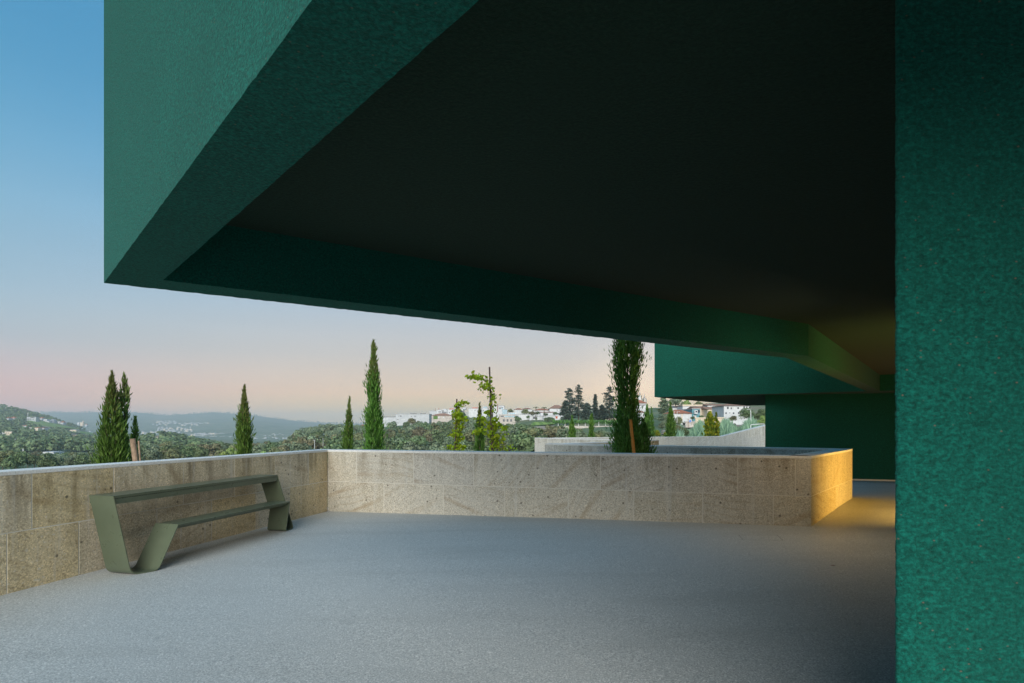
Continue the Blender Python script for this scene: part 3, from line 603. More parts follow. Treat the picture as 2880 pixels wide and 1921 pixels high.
drape('terraced_field', [(1480, 225), (1560, 220), (1560, 245), (1500, 250)], M['path_earth'], .6)
drape('access_road', [(1860, 128), (2170, 122), (2170, 140), (1860, 148)], M['path_earth'], .35)

# ------------------------------------------------------------------ foliage
def unit(a): return a/np.maximum(np.linalg.norm(a, axis=1, keepdims=True), 1e-9)
def cards(rs, C, Nn, ln, wd, up=None, taper=.35):
    """leaf sprays: one pointed quad per centre, length along a direction in the card plane"""
    n = len(C); r = rs.normal(size=(n, 3)) if up is None else up
    t_ = unit(r-Nn*np.sum(r*Nn, 1, keepdims=True)); b_ = np.cross(Nn, t_)
    ln = np.asarray(ln).reshape(-1, 1)*np.ones((n, 1)); wd = np.asarray(wd).reshape(-1, 1)*np.ones((n, 1))
    V = np.stack([C-t_*ln*.5, C+b_*wd*.5, C+t_*ln*.5, C-b_*wd*.5-t_*ln*.08], 1).reshape(-1, 3)
    return V
def quads(n, off=0): return np.arange(n*4).reshape(-1, 4)+off
def crown_cards(seed, n, rx, rz, lobes, size, base=.0):
    rs = np.random.RandomState(seed); Ls = []
    for k in range(lobes):
        a = rs.uniform(0, 2*np.pi); rr = rx*.62*np.sqrt(rs.uniform(0, 1)); h = rs.uniform(-.55, .75)
        Ls.append((rr*np.cos(a), rr*np.sin(a), h*rz*.75, rx*rs.uniform(.34, .56)))
    Ls.append((0, 0, 0, rx*.6)); Ls = np.array(Ls); pick = rs.randint(0, len(Ls), n)
    d = unit(rs.normal(size=(n, 3))); d[:, 2] = np.where(rs.uniform(size=n) < .6, np.abs(d[:, 2]), d[:, 2])
    rad = Ls[pick, 3:4]*rs.uniform(.78, 1.1, (n, 1)); C = Ls[pick, :3]+d*rad*np.array([1, 1, .85]); C[:, 2] += rz+base
    Nn = unit(d+rs.normal(size=(n, 3))*.45)
    s = size*rs.uniform(.6, 1.4, n); return cards(rs, C, Nn, s, s*.75)
# crown prototypes, unit tree about 8 m tall, local origin at the trunk foot
PROTO = {}
def tree_proto(key, n, rx, rz, lobes, size, seeds):
    PROTO[key] = []
    for sd_ in seeds:
        V = crown_cards(sd_, n, rx, rz, lobes, size, base=1.0)
        PROTO[key].append(V)
tree_proto('round', 1500, 3.4, 3.3, 11, .62, (1, 2, 3, 4, 5)); tree_proto('tall', 1300, 2.4, 4.6, 11, .58, (11, 12, 13)); tree_proto('poplar', 900, 1.5, 4.2, 9, .5, (21, 22))
tree_proto('near', 5200, 3.4, 3.3, 15, .33, (31, 32))
trunk_me = {}
def trunk_mesh(h):
    mb = MB().tube([(0, 0, -1.5), (.05, .03, h*.4), (-.05, .05, h)], [.22, .16, .08], 6)
    for k in range(4):
        a = k*1.6; mb.tube([(0, 0, h*.45+k*.3), (math.cos(a)*1.3, math.sin(a)*1.3, h*.8+k*.25)], [.09, .03], 4)
    return mesh('trunk', mb.v, mb.f, M['bark'])
crown_me = {}
def crown_mesh(key, i, mk):
    k = (key, i, mk)
    if k not in crown_me: crown_me[k] = np_mesh('crown', PROTO[key][i], quads(len(PROTO[key][i])//4), M[mk])
    return crown_me[k]
TR = trunk_mesh(4.2)
def place_tree(name, loc, sc, rz, key, i, mk, label, cat='tree', group=None, sz=1.0):
    r = thing(name, loc, label, cat, group, rz); r.scale = (sc, sc, sc*sz)
    link('crown', crown_mesh(key, i, mk), r); link('trunk', TR, r); return r

tone_word = {'leaf_dark': 'dark green', 'leaf_olive': 'olive green', 'leaf_brown': 'brownish', 'leaf_grey': 'grey green', 'leaf_lime': 'yellow green'}
# skyline the wood must stay under, read along the photo
lim_k = [0, 60, 150, 270, 330, 400, 470, 560, 640, 700, 760, 800, 830, 870, 920, 960, 1000, 1040, 1080, 1110, 1150, 1175, 1210, 1250, 1300, 1340, 1380, 1440, 1480, 1520, 1560, 1600, 1700, 1860, 1900, 2160]
lim_v = [1262, 1266, 1274, 1268, 1252, 1242, 1237, 1238, 1243, 1244, 1236, 1240, 1212, 1196, 1186, 1190, 1192, 1196, 1203, 1203, 1197, 1184, 1187, 1182, 1176, 1172, 1184, 1192, 1186, 1200, 1192, 1200, 1206, 1204, 1215, 1230]
def lim(u): return float(np.interp(u, lim_k, lim_v))
marks = [(15, 'at the left photo edge'), (65, 'around the white mast'), (133, 'at the white warehouse'), (200, 'right of the warehouse'), (255, 'left of the bushy pointed cypress'), (315, 'behind the bushy pointed cypress'),
         (400, 'just right of the thick wooden stake'), (450, 'below the umbrella pine'), (510, 'below the distant town'), (570, 'left of the pale poplars'), (640, 'behind the pale poplars'), (690, 'behind the slender lone cypress'), (745, 'right of the slender lone cypress'),
         (800, 'at the low end of the knoll'), (885, 'around the white lamp post'), (940, 'left of the short leaning cypress'), (985, 'behind the short leaning cypress'), (1020, 'between short and tall cypress'), (1055, 'behind the tallest cypress'), (1105, 'right of the tallest cypress'),
         (1160, 'under the pale apartment block'), (1200, 'under the apartment block right half'), (1240, 'under the tiled bungalow'), (1285, 'behind the small ginkgo'), (1320, 'between the two ginkgos'), (1350, 'behind the dark narrow cypress'), (1385, 'behind the tall ginkgo'),
         (1425, 'under the stone faced house'), (1470, 'under the ball shaped trees'), (1520, 'under the carport'), (1590, 'under the pergola, by the left small cypress'), (1660, 'under the pergola, by the bent cypress'), (1710, 'left of the largest cypress'), (1780, 'behind the largest cypress'), (1840, 'right of the largest cypress'),
         (1890, 'behind the full cypress'), (1940, 'below the round blue sign'), (1990, 'behind the columnar tree'), (2060, 'below the four window house'), (2130, 'beside the green rear wall')]
def tree_label(u, tv, hpx, mk, tall):
    m_ = min(marks, key=lambda q_: abs(q_[0]-u))[1]; base = 1325 if u < 270 else (1305 if u < 760 else 1272)
    d = (base-tv)/(base-lim(u)+1); row = 'in the top row' if d > .84 else 'high up' if d > .6 else 'halfway down' if d > .35 else 'low down'
    sz = 'large ' if hpx > 62 else 'small ' if hpx < 34 else ''
    if len(m_.split()) > 6: sz = ''
    return f"{sz}{tone_word[mk]} {'slim' if tall else 'round'} tree {row}, {m_}"
def zone(u, Y):
    if u < 270: return 'lower left hillside, below the scattered white houses', 'trees on the lower left hillside'
    if u < 780: return 'row of woodland beyond the stained parapet, before the blue mountain', 'trees of the woodland row before the mountain'
    if u < 1060: return 'wooded knoll between the two left hand cypresses', 'trees on the wooded knoll'
    if u < 1400: return 'wooded slope below the white apartment blocks', 'trees on the slope below the apartment blocks'
    return 'bushy slope below the flat roofed houses and terraces', 'trees on the slope below the flat roofed houses'
cands = []
rt = random.Random(21)
for (ua, ub, ya, yb, dy, dxm) in ((-60, 290, 150, 480, 15, 7.2), (290, 780, 165, 300, 13, 6.6), (780, 1040, 125, 345, 11, 6.4), (1040, 1380, 125, 412, 12, 6.6), (1380, 1480, 125, 322, 11, 6.4), (1480, 1920, 110, 240, 11, 6.6), (1920, 2170, 60, 110, 14, 7)):
    Y = ya
    while Y < yb:
        du = dxm*F/Y; u = ua+rt.uniform(0, du)
        while u < ub:
            Yj = Y+rt.uniform(-dy*.45, dy*.45); uj = u+rt.uniform(-.3, .3)*du; gz = float(terr_z(uj, Yj)); gv = float(terr_v(uj, Yj))
            hgt = rt.uniform(.72, 1.18)*8.6; topv = gv-hgt*F/Yj
            mk = rt.choices(['leaf_dark', 'leaf_olive', 'leaf_brown', 'leaf_grey'], [5, 3, 2, 2])[0] if 290 < uj < 1100 else rt.choices(['leaf_dark', 'leaf_olive', 'leaf_brown', 'leaf_grey'], [5, 2, .8, 4])[0]
            if 850 < uj < 1050 and Yj > 240: mk = 'leaf_grey'
            lv = lim(uj)+rt.uniform(-3, 5)
            if topv < lv: hgt = (gv-lv)*Yj/F; topv = lv
            clear = (1475 < uj < 1565 and 205 < Yj)
            if hgt > 2.6 and topv < 1288 and not clear: cands.append((uj, Yj, gz, hgt, mk, topv))
            u += du*rt.uniform(.8, 1.2)
        Y += dy
# hide what would fall in front of the far ridge houses is handled by the skyline; sort by how large they show
cands.sort(key=lambda c_: -(c_[3]/c_[1]))
IND = 290; indiv, rest = cands[:IND], cands[IND:]
for (u, Y, gz, hgt, mk, tv) in indiv:
    tall = rt.random() < .22; key = 'tall' if tall else 'round'; i = rt.randrange(len(PROTO[key])); sc = hgt/(9.6 if tall else 8.2)
    lb = tree_label(u, tv, hgt*F/Y, mk, tall)
    o = place_tree('leafy_tree', (ax(u, Y), Y, gz), sc, rt.uniform(0, 6.28), key, i, mk, lb, 'tree', 'woodland trees, ' + lb)
def merged(name, items, keyf, mk, kind='stuff', label=None, cat=None):
    Vs = []
    for (x, y, z, s, rz, key, i) in items:
        P = PROTO[key][i][:]; c_, s_ = math.cos(rz), math.sin(rz)
        Q = np.stack([P[:, 0]*c_-P[:, 1]*s_, P[:, 0]*s_+P[:, 1]*c_, P[:, 2]], -1)*s+np.array([x, y, z]); Vs.append(Q)
    if not Vs: return
    V = np.concatenate(Vs); link(name, np_mesh(name, V, quads(len(V)//4), M[mk]), kind=kind, label=label, cat=cat)
for mk in ('leaf_dark', 'leaf_olive', 'leaf_brown', 'leaf_grey'):
    merged('woodland', [(ax(u, Y), Y, gz, h/8.2, rt.uniform(0, 6.28), 'round', rt.randrange(5)) for (u, Y, gz, h, m_, tv) in rest if m_ == mk], None, mk,
           label=f'{tone_word[mk]} far trees filling the gaps of the wooded valley sides', cat='woodland')
# poplar-like pale trees in the woodland row and on the slope
for u, vt, Y, s in ((628, 1254, 120, .8), (650, 1245, 122, .95), (672, 1248, 124, .9), (700, 1252, 121, .85), (738, 1258, 118, .75), (765, 1262, 119, .7)):
    hgt = 8.8*s; z = vz(vt, Y)-hgt
    place_tree('poplar_tree', (ax(u, Y), Y, z), s, rt.uniform(0, 6), 'poplar', rt.randrange(2), 'leaf_lime', 'pale yellow green feathery tree standing by the lone cypress beyond the bench', 'tree', 'pale yellow green trees by the lone cypress')
for u, vt, Y, s, lb in ((872, 1252, 130, .75, 'yellowing bush below the wooded knoll, behind the white lamp post'), (945, 1245, 132, .9, 'bright green rounded tree left of the short leaning cypress'), (1195, 1262, 118, .5, 'small yellow green bush just over the parapet left of the thin sapling'),
                    (1310, 1250, 108, .8, 'pale green willowy tree between the two ginkgo saplings'), (1432, 1228, 112, 1.15, 'pale silvery willow right of the tall ginkgo sapling')):
    hgt = 8.2*s; place_tree('leafy_tree', (ax(u, Y), Y, vz(vt, Y)-hgt), s, rt.uniform(0, 6), 'round', rt.randrange(5), 'leaf_lime' if u < 1250 else 'leaf_grey', lb)

# ------------------------------------------------------------------ cypresses and young trees on the terrace edge
def cypress(name, label, u, vtop, Y, zb, profile, n, ln=.10, wd=.022, lean=0.0, seed=0, mk='leaf_cypress', top_mk=None, group=None, gaps=.0, cat='tree', hollow=.35, lobe=.22):
    rs = np.random.RandomState(seed+100); zt = vz(vtop, Y); Hh = zt-zb; x0 = ax(u, Y)
    r = thing(name, (x0-lean*Hh, Y, zb), label, cat, group); fat = 1.0
    tk = np.array([p[0] for p in profile]); tr_ = np.array([p[1] for p in profile])*Y/F*.5*fat     # half widths given in photo px
    out = []; tt = rs.uniform(0, 1, n*4); R_ = np.interp(tt, tk, tr_); kp = rs.uniform(size=len(tt)) < (R_/tr_.max())**.9*.8+.05
    tt = tt[kp][:int(n*.8)]; R_ = R_[kp][:int(n*.8)]; m_ = len(tt); a = rs.uniform(0, 2*np.pi, m_)
    ph = rs.uniform(0, 6, 6)
    lobef = 1+lobe*(np.sin(3*a+ph[0]+tt*9)*np.cos(tt*17+ph[1]))+lobe*.7*np.sin(7*a+tt*31+ph[2])*np.sin(tt*43+ph[3])
    if gaps:
        kp = (np.sin(a*4+tt*26+ph[4])*np.sin(tt*38+ph[5]+2*a)) > -1+gaps*2*rs.uniform(0, 1, m_); tt, R_, a, lobef = tt[kp], R_[kp], a[kp], lobef[kp]; m_ = len(tt)
    rad = R_*lobef*(hollow+(1-hollow)*rs.uniform(0, 1, m_)**.55)*np.where(rs.uniform(size=m_) < .12, rs.uniform(1.08, 1.5, m_), rs.uniform(.75, 1.05, m_))
    C = np.stack([np.cos(a)*rad+lean*Hh*tt, np.sin(a)*rad, tt*Hh], -1)
    outw = np.stack([np.cos(a), np.sin(a), np.zeros(m_)], -1); up = unit(outw*.38+np.array([0, 0, 1.0])+rs.normal(size=(m_, 3))*.20)
    Nn = unit(np.cross(up, rs.normal(size=(m_, 3)))); sz = rs.uniform(.6, 1.5, m_)
    V = cards(rs, C, Nn, ln*sz, wd*sz, up=up)
    if top_mk:
        s = tt > rs.normal(.80, .08, m_); Vq = V.reshape(-1, 4, 3)
        link('foliage', np_mesh('foliage', Vq[~s].reshape(-1, 3), quads((~s).sum()), M[mk]), r)
        link('top_foliage', np_mesh('top_foliage', Vq[s].reshape(-1, 3), quads(s.sum()), M[top_mk]), r, label='brownish tip sprays')
    else: link('foliage', np_mesh('foliage', V, quads(m_), M[mk]), r)
    mb = MB(); mb.tube([(0, 0, 0), (lean*Hh*.5, 0, Hh*.5), (lean*Hh, 0, Hh*.985)], [.035, .02, .003], 6)
    for k in range(int(Hh*14)):
        t2 = rs.uniform(.08, .97); aa = rs.uniform(0, 6.28); rr = float(np.interp(t2, tk, tr_))*.8
        p0 = Vector((lean*Hh*t2, 0, Hh*t2)); mb.tube([p0, p0+Vector((math.cos(aa)*rr*.6, math.sin(aa)*rr*.6, rr*.8)), p0+Vector((math.cos(aa)*rr, math.sin(aa)*rr, rr*2.2))], [.006, .004, .0015], 3)
    link('trunk', mesh('trunk', mb.v, mb.f, M['bark']), r)
    return r
pf = lambda w, neck=.0: [(0, w*.9), (.15, w), (.35, w*.97), (.55, w*.72), (.75, w*.40), (.9, w*.17), (1, w*.03)]
cypress('cypress_tree', 'bushy pointed cypress standing left of the wooden stake, beyond the bench', 315, 1046, 12, -.6, [(0, 86), (.39, 80), (.55, 68), (.65, 56), (.76, 42), (.876, 26), (.94, 12), (1, 2)], 12500, .11, .022, seed=1, top_mk='leaf_cypress_top', gaps=.25)
cypress('cypress_tree', 'thin airy cypress with see-through branches right beside the bushy one', 350, 1050, 12.3, -.6, [(0, 44), (.39, 30), (.48, 34), (.56, 26), (.62, 15), (.70, 27), (.82, 30), (.9, 22), (.96, 10), (1, 2)], 2300, .12, .030, seed=2, gaps=.62, top_mk='leaf_cypress_top', hollow=.1)
cypress('cypress_tree', 'low ragged cypress partly behind the wooden stake', 380, 1171, 12.6, -.6, [(0, 40), (.5, 34), (.6, 26), (.7, 12), (.8, 24), (.92, 16), (1, 3)], 2200, .10, .026, seed=3, gaps=.5, hollow=.1)
cypress('cypress_tree', 'slender cypress alone before the blue mountain, one twig sticking out', 687, 1084, 14, -.6, [(0, 40), (.46, 40), (.62, 45), (.73, 35), (.815, 22), (.9, 11), (.96, 6), (1, 2)], 8000, .11, .022, seed=4, top_mk='leaf_cypress_top', gaps=.25)
cypress('cypress_tree', 'short cypress leaning slightly right, left of the tall one', 983, 1116, 15, -.6, [(0, 34), (.53, 32), (.65, 30), (.75, 23), (.86, 12), (.95, 6), (1, 1)], 4400, .10, .022, lean=.03, seed=5, top_mk='leaf_cypress_top', gaps=.15)
cypress('cypress_tree', 'tallest free standing cypress against the evening sky, middle of the terrace edge', 1051, 957, 14, -.6, [(0, 48), (.37, 50), (.5, 52), (.58, 50), (.635, 30), (.70, 40), (.76, 38), (.82, 30), (.87, 20), (.92, 12), (.95, 15), (1, 2)], 12000, .11, .022, seed=6, top_mk='leaf_cypress_top', gaps=.25)
cypress('cypress_tree', 'dark narrow cypress behind the tall ginkgo sapling', 1349, 1134, 15.5, -.6, [(0, 28), (.53, 29), (.79, 24), (.84, 12), (.93, 8), (1, 1)], 4000, .10, .022, seed=7, top_mk='leaf_cypress_top', gaps=.1)
cypress('cypress_tree', 'largest full cypress rising behind the parapet up to the canopy edge', 1765, 900, 10.6, -.3, [(0, 90), (.33, 92), (.42, 90), (.51, 74), (.58, 63), (.66, 56), (.74, 70), (.83, 82), (.91, 68), (1, 10)], 30000, .080, .017, seed=8, gaps=.38, lobe=.24)
cypress('cypress_tree', 'side leader of the big cypress, bushy at the right of the orange stake', 1808, 1176, 10.9, -.3, [(0, 50), (.6, 62), (.72, 56), (.83, 40), (.93, 18), (1, 3)], 6000, .085, .018, seed=18, gaps=.2)
cypress('cypress_tree', 'small cypress left of two above the far ramp wall, below the cedars', 1609, 1170, 38, -.9, [(0, 19), (.55, 19), (.7, 16), (.83, 10), (.92, 4), (1, 1)], 1900, .26, .06, seed=9)
cypress('cypress_tree', 'small bent cypress right of two above the far ramp wall, below the cedars', 1664, 1163, 38, -.9, [(0, 20), (.5, 20), (.62, 12), (.75, 12), (.86, 9), (1, 1)], 1600, .26, .06, lean=.02, seed=10)
cypress('cypress_tree', 'dark cypress top touching the right side of the big cypress', 1820, 1138, 37.5, -.9, [(0, 22), (.5, 21), (.75, 15), (.9, 8), (1, 1)], 1900, .26, .06, seed=11)
cypress('cypress_tree', 'lighter thin cypress right of the big cypress, farther back', 1833, 1148, 39, -.9, [(0, 18), (.5, 17), (.75, 11), (1, 1)], 1000, .26, .06, seed=12, gaps=.2)
cypress('cypress_tree', 'full green cypress below the green volume, before the red roofed house', 1886, 1131, 38.5, -.9, [(0, 27), (.43, 27), (.6, 23), (.75, 16), (.87, 7), (1, 1)], 3600, .26, .055, seed=13)
cypress('column_tree', 'yellow and green columnar young tree under the canopy edge', 1996, 1158, 39, -.9, [(0, 27), (.5, 28), (.7, 26), (.85, 19), (1, 6)], 1500, .22, .16, seed=14, mk='leaf_hornbeam', gaps=.15, hollow=.2)
cypress('column_tree', 'thin yellow green companion stem right of the columnar tree', 2014, 1160, 39.3, -.9, [(0, 18), (.5, 18), (.75, 14), (1, 4)], 700, .2, .15, seed=15, mk='leaf_hornbeam', gaps=.4, hollow=.2)
# twig that sticks out of the slender cypress
# stakes
def stake(name, label, p0, p1, r, mt, group=None):
    p0, p1 = Vector(p0), Vector(p1); rt_ = thing(name, p0, label, 'stake', group)
    MB().tube([p0, p0.lerp(p1, .5), p1-(p1-p0)*.004, p1], [r, r*.98, r*.96, r*.9], 12).build('pole', mt, rt_, smooth=False); return rt_
stake('wooden_stake', 'thick round wooden stake leaning by the left cypresses', at(386, 1330, 11.0), at(373, 1234, 11.0), .052, M['stake_wood'])
stake('wooden_stake', 'thin dark wooden stake beside the thick one', at(397, 1330, 11.6), at(390, 1240, 11.6), .018, M['stake_wood'])
stake('orange_stake', 'orange wooden stake lit up inside the big cypress', at(1784, 1285, 10.28), at(1773, 1180, 10.28), .031, M['orange_wood'])
stake('plant_stake', 'thin metal stake of the smaller ginkgo sapling', at(1279, 1300, 13), at(1284.8, 1122, 13), .017, M['dark_rod'])
stake('plant_stake', 'tall thin metal stake of the curved ginkgo sapling', at(1384, 1300, 12.5), at(1376.7, 1032, 12.5), .018, M['dark_rod'])
# ginkgo saplings
fan_v = [(0, 0, 0)]+[(math.sin(a)*(.052 if k % 3 else .046), math.cos(a)*.050, .006*math.sin(k*2)) for k, a in enumerate(np.linspace(-1.05, 1.05, 7))]
fan_me = mesh('leaf', fan_v, [(0, k+2, k+1) for k in range(6)], M['leaf_ginkgo'])
def ginkgo(label, Y, stem, side, nleaf, seed, base_z, spread):
    rg = random.Random(seed); pts = [at(u, v, Y) for u, v in stem]; r = thing('ginkgo_sapling', (pts[0].x, Y, pts[0].z), label, 'tree')
    mb = MB(); mb.tube(pts, [.016-.012*i/(len(pts)-1) for i in range(len(pts))], 6)
    paths = [pts]
    for br in side:
        bp = [at(u, v, Y+rg.uniform(-.15, .15)) for u, v in br]; mb.tube(bp, [.008, .005, .003][:len(bp)] if len(bp) < 4 else .005, 5); paths.append(bp)
    mb.build('stem', M['bark'], r, smooth=True)
    lens = [sum((a-b2).length for a, b2 in zip(p[:-1], p[1:])) for p in paths]; lens[0] *= .85
    for k in range(nleaf):
        i = rg.choices(range(len(paths)), lens)[0]; p = paths[i]; s = rg.random()*(len(p)-1); j = min(int(s), len(p)-2); c_ = p[j].lerp(p[j+1], s-j)
        c_ = c_+Vector((rg.gauss(0, spread), rg.gauss(0, spread), rg.gauss(0, spread*.7)-.01))
        o = link('leaf', fan_me, r, c_-r.location); o.rotation_euler = (rg.uniform(.6, 2.4), rg.uniform(-1, 1), rg.uniform(0, 6.28)); sc = rg.uniform(.8, 1.35); o.scale = (sc, sc, sc)
    mbl = MB()
    for k in range(int(nleaf*.9)):
        i = rg.choices(range(len(paths)), lens)[0]; p = paths[i]; s = rg.random()*(len(p)-1); j = min(int(s), len(p)-2); c_ = p[j].lerp(p[j+1], s-j)+Vector((rg.gauss(0, spread), rg.gauss(0, spread), rg.gauss(0, spread*.7)-.01))
        e_ = Euler((rg.uniform(.6, 2.4), rg.uniform(-1, 1), rg.uniform(0, 6.28))).to_matrix()*rg.uniform(.7, 1.2); mbl.add([c_+e_@Vector(v_) for v_ in fan_v], [(0, k2+2, k2+1) for k2 in range(6)])
    mbl.build('foliage', M['leaf_ginkgo'], r, kind='stuff')
    return r
ginkgo('small ginkgo sapling with yellow green leaves tied to a thin stake', 13, [(1287, 1300), (1285, 1260), (1289, 1210), (1287, 1175), (1284, 1160)],
       [[(1287, 1262), (1270, 1262), (1258, 1256)], [(1288, 1240), (1302, 1232)], [(1290, 1255), (1304, 1262)], [(1288, 1225), (1268, 1226)], [(1290, 1190), (1300, 1178), (1308, 1180)], [(1288, 1180), (1300, 1172)], [(1288, 1145), (1298, 1135), (1309, 1130)], [(1287, 1215), (1298, 1200)], [(1284, 1165), (1276, 1166)]], 250, 5, -.2, .045)
ginkgo('tall ginkgo sapling with its leafy top bent over to the left', 12.5, [(1388, 1300), (1387, 1260), (1387, 1200), (1384, 1150), (1383, 1110), (1378, 1085), (1368, 1070), (1350, 1063), (1335, 1060), (1319, 1064)],
       [[(1382, 1118), (1390, 1115), (1396, 1120)], [(1378, 1090), (1362, 1088), (1352, 1096)], [(1386, 1200), (1370, 1190), (1356, 1180), (1342, 1175)], [(1387, 1210), (1405, 1200), (1422, 1205)], [(1387, 1215), (1365, 1205), (1350, 1212), (1337, 1222)],
        [(1388, 1235), (1405, 1240), (1418, 1222)], [(1388, 1250), (1400, 1258)], [(1384, 1165), (1372, 1160)], [(1386, 1230), (1380, 1225)], [(1390, 1262), (1402, 1245)], [(1383, 1140), (1376, 1128)], [(1387, 1195), (1398, 1182)]], 298, 6, -.2, .05)
for i, (u, vt, lb) in enumerate(((1407, 1238, 'low leafy green plant at the foot of the tall ginkgo'), (1423, 1259, 'low yellow leafed plant peeping over the parapet'), (1440, 1257, 'thin pale plant at the far right of the low plants'))):
    r = thing('low_plant', (ax(u, 12.6), 12.6, .2), lb, 'plant'); rg = random.Random(40+i); mb = MB()
    for k in range(5): mb.tube([(ax(u, 12.6)+rg.uniform(-.03, .03), 12.6, .2), (ax(u, 12.6)+rg.uniform(-.08, .08), 12.6+rg.uniform(-.05, .05), vz(vt, 12.6))], [.006, .003], 4)
    mb.build('stem', M['bark'], r)
    for k in range((60, 46, 26)[i]):
        o = link('leaf', fan_me, r, (rg.gauss(0, .055), rg.gauss(0, .05), rg.uniform(.35, vz(vt, 12.6)-.2+.03))); o.rotation_euler = (rg.uniform(.6, 2.4), rg.uniform(-1, 1), rg.uniform(0, 6.28)); s = rg.uniform(.5, 1.05); o.scale = (s, s, s)

# ------------------------------------------------------------------ cedars and other ridge trees
def conifer(label, u, vtop, vbase, Y, wpx, seed, mk='leaf_cedar', cone=False, lean=0, group=None):
    rs = np.random.RandomState(seed); zb = vz(vbase, Y); Hh = (vbase-vtop)*Y/F; Wd = wpx*Y/F/2; r = thing('conifer_tree', (ax(u, Y), Y, zb), label, 'tree', group)
    mb = MB().tube([(0, 0, -1), (lean*.5, 0, Hh*.5), (lean, 0, Hh*.98)], [.30, .2, .04], 6); C = []; Nn = []; U = []
    levels = 20 if not cone else 26
    for k in range(levels):
        t2 = .14+.86*k/(levels-1); rr = Wd*((1-t2)**.55*.9+.16 if not cone else (1-t2)*1.0+.05)*rs.uniform(.62, 1.12)
        for j in range(5 if not cone else 7):
            a = rs.uniform(0, 6.28); r2 = rr*rs.uniform(.6, 1.1); p0 = np.array([lean*t2, 0, Hh*t2]); dz = (.02 if not cone else -.22)*r2+rs.normal()*.12
            tip = p0+np.array([math.cos(a)*r2, math.sin(a)*r2, dz]); mb.tube([tuple(p0), tuple(tip)], [.06, .015], 3)
            n = int(16+r2*9); s = rs.uniform(.25, 1.05, n)[:, None]; c_ = p0+(tip-p0)*s+rs.normal(size=(n, 3))*np.array([.38, .38, .13])*(.5+r2*.16)
            C.append(c_); Nn.append(unit(np.array([0, 0, 1.0])+rs.normal(size=(n, 3))*.55)); U.append(np.tile([[math.cos(a), math.sin(a), 0]], (n, 1))+rs.normal(size=(n, 3))*.5)
    C = np.concatenate(C); V = cards(rs, C, np.concatenate(Nn), rs.uniform(.5, 1.1, len(C)), .38, up=np.concatenate(U))
    link('crown', np_mesh('crown', V, quads(len(C)), M[mk]), r); link('trunk', mesh('trunk', mb.v, mb.f, M['bark']), r); return r
conifer('tall cedar with flat layered branches, highest on the ridge', 1627, 1084, 1186, 250, 50, 1)
conifer('slightly lower cedar leaning against the left of the highest one', 1603, 1094, 1186, 252, 56, 2, lean=-.5)
conifer('pointed fir between the two cedar groups', 1674, 1110, 1186, 256, 34, 3, cone=True)
conifer('wide cedar left of the big cypress, right end of the ridge group', 1714, 1089, 1188, 258, 62, 4)
conifer('dark conifer under the left cedar on the ridge', 1590, 1128, 1190, 246, 36, 5); conifer('low dense conifer between cedar and fir', 1652, 1135, 1190, 250, 44, 6); conifer('low dense conifer between the fir and the right hand cedar', 1694, 1140, 1190, 249, 44, 7)
conifer('blue green cedar just right of the big cypress, left of the red roofed house', 1868, 1118, 1192, 200, 60, 8, mk='leaf_grey')
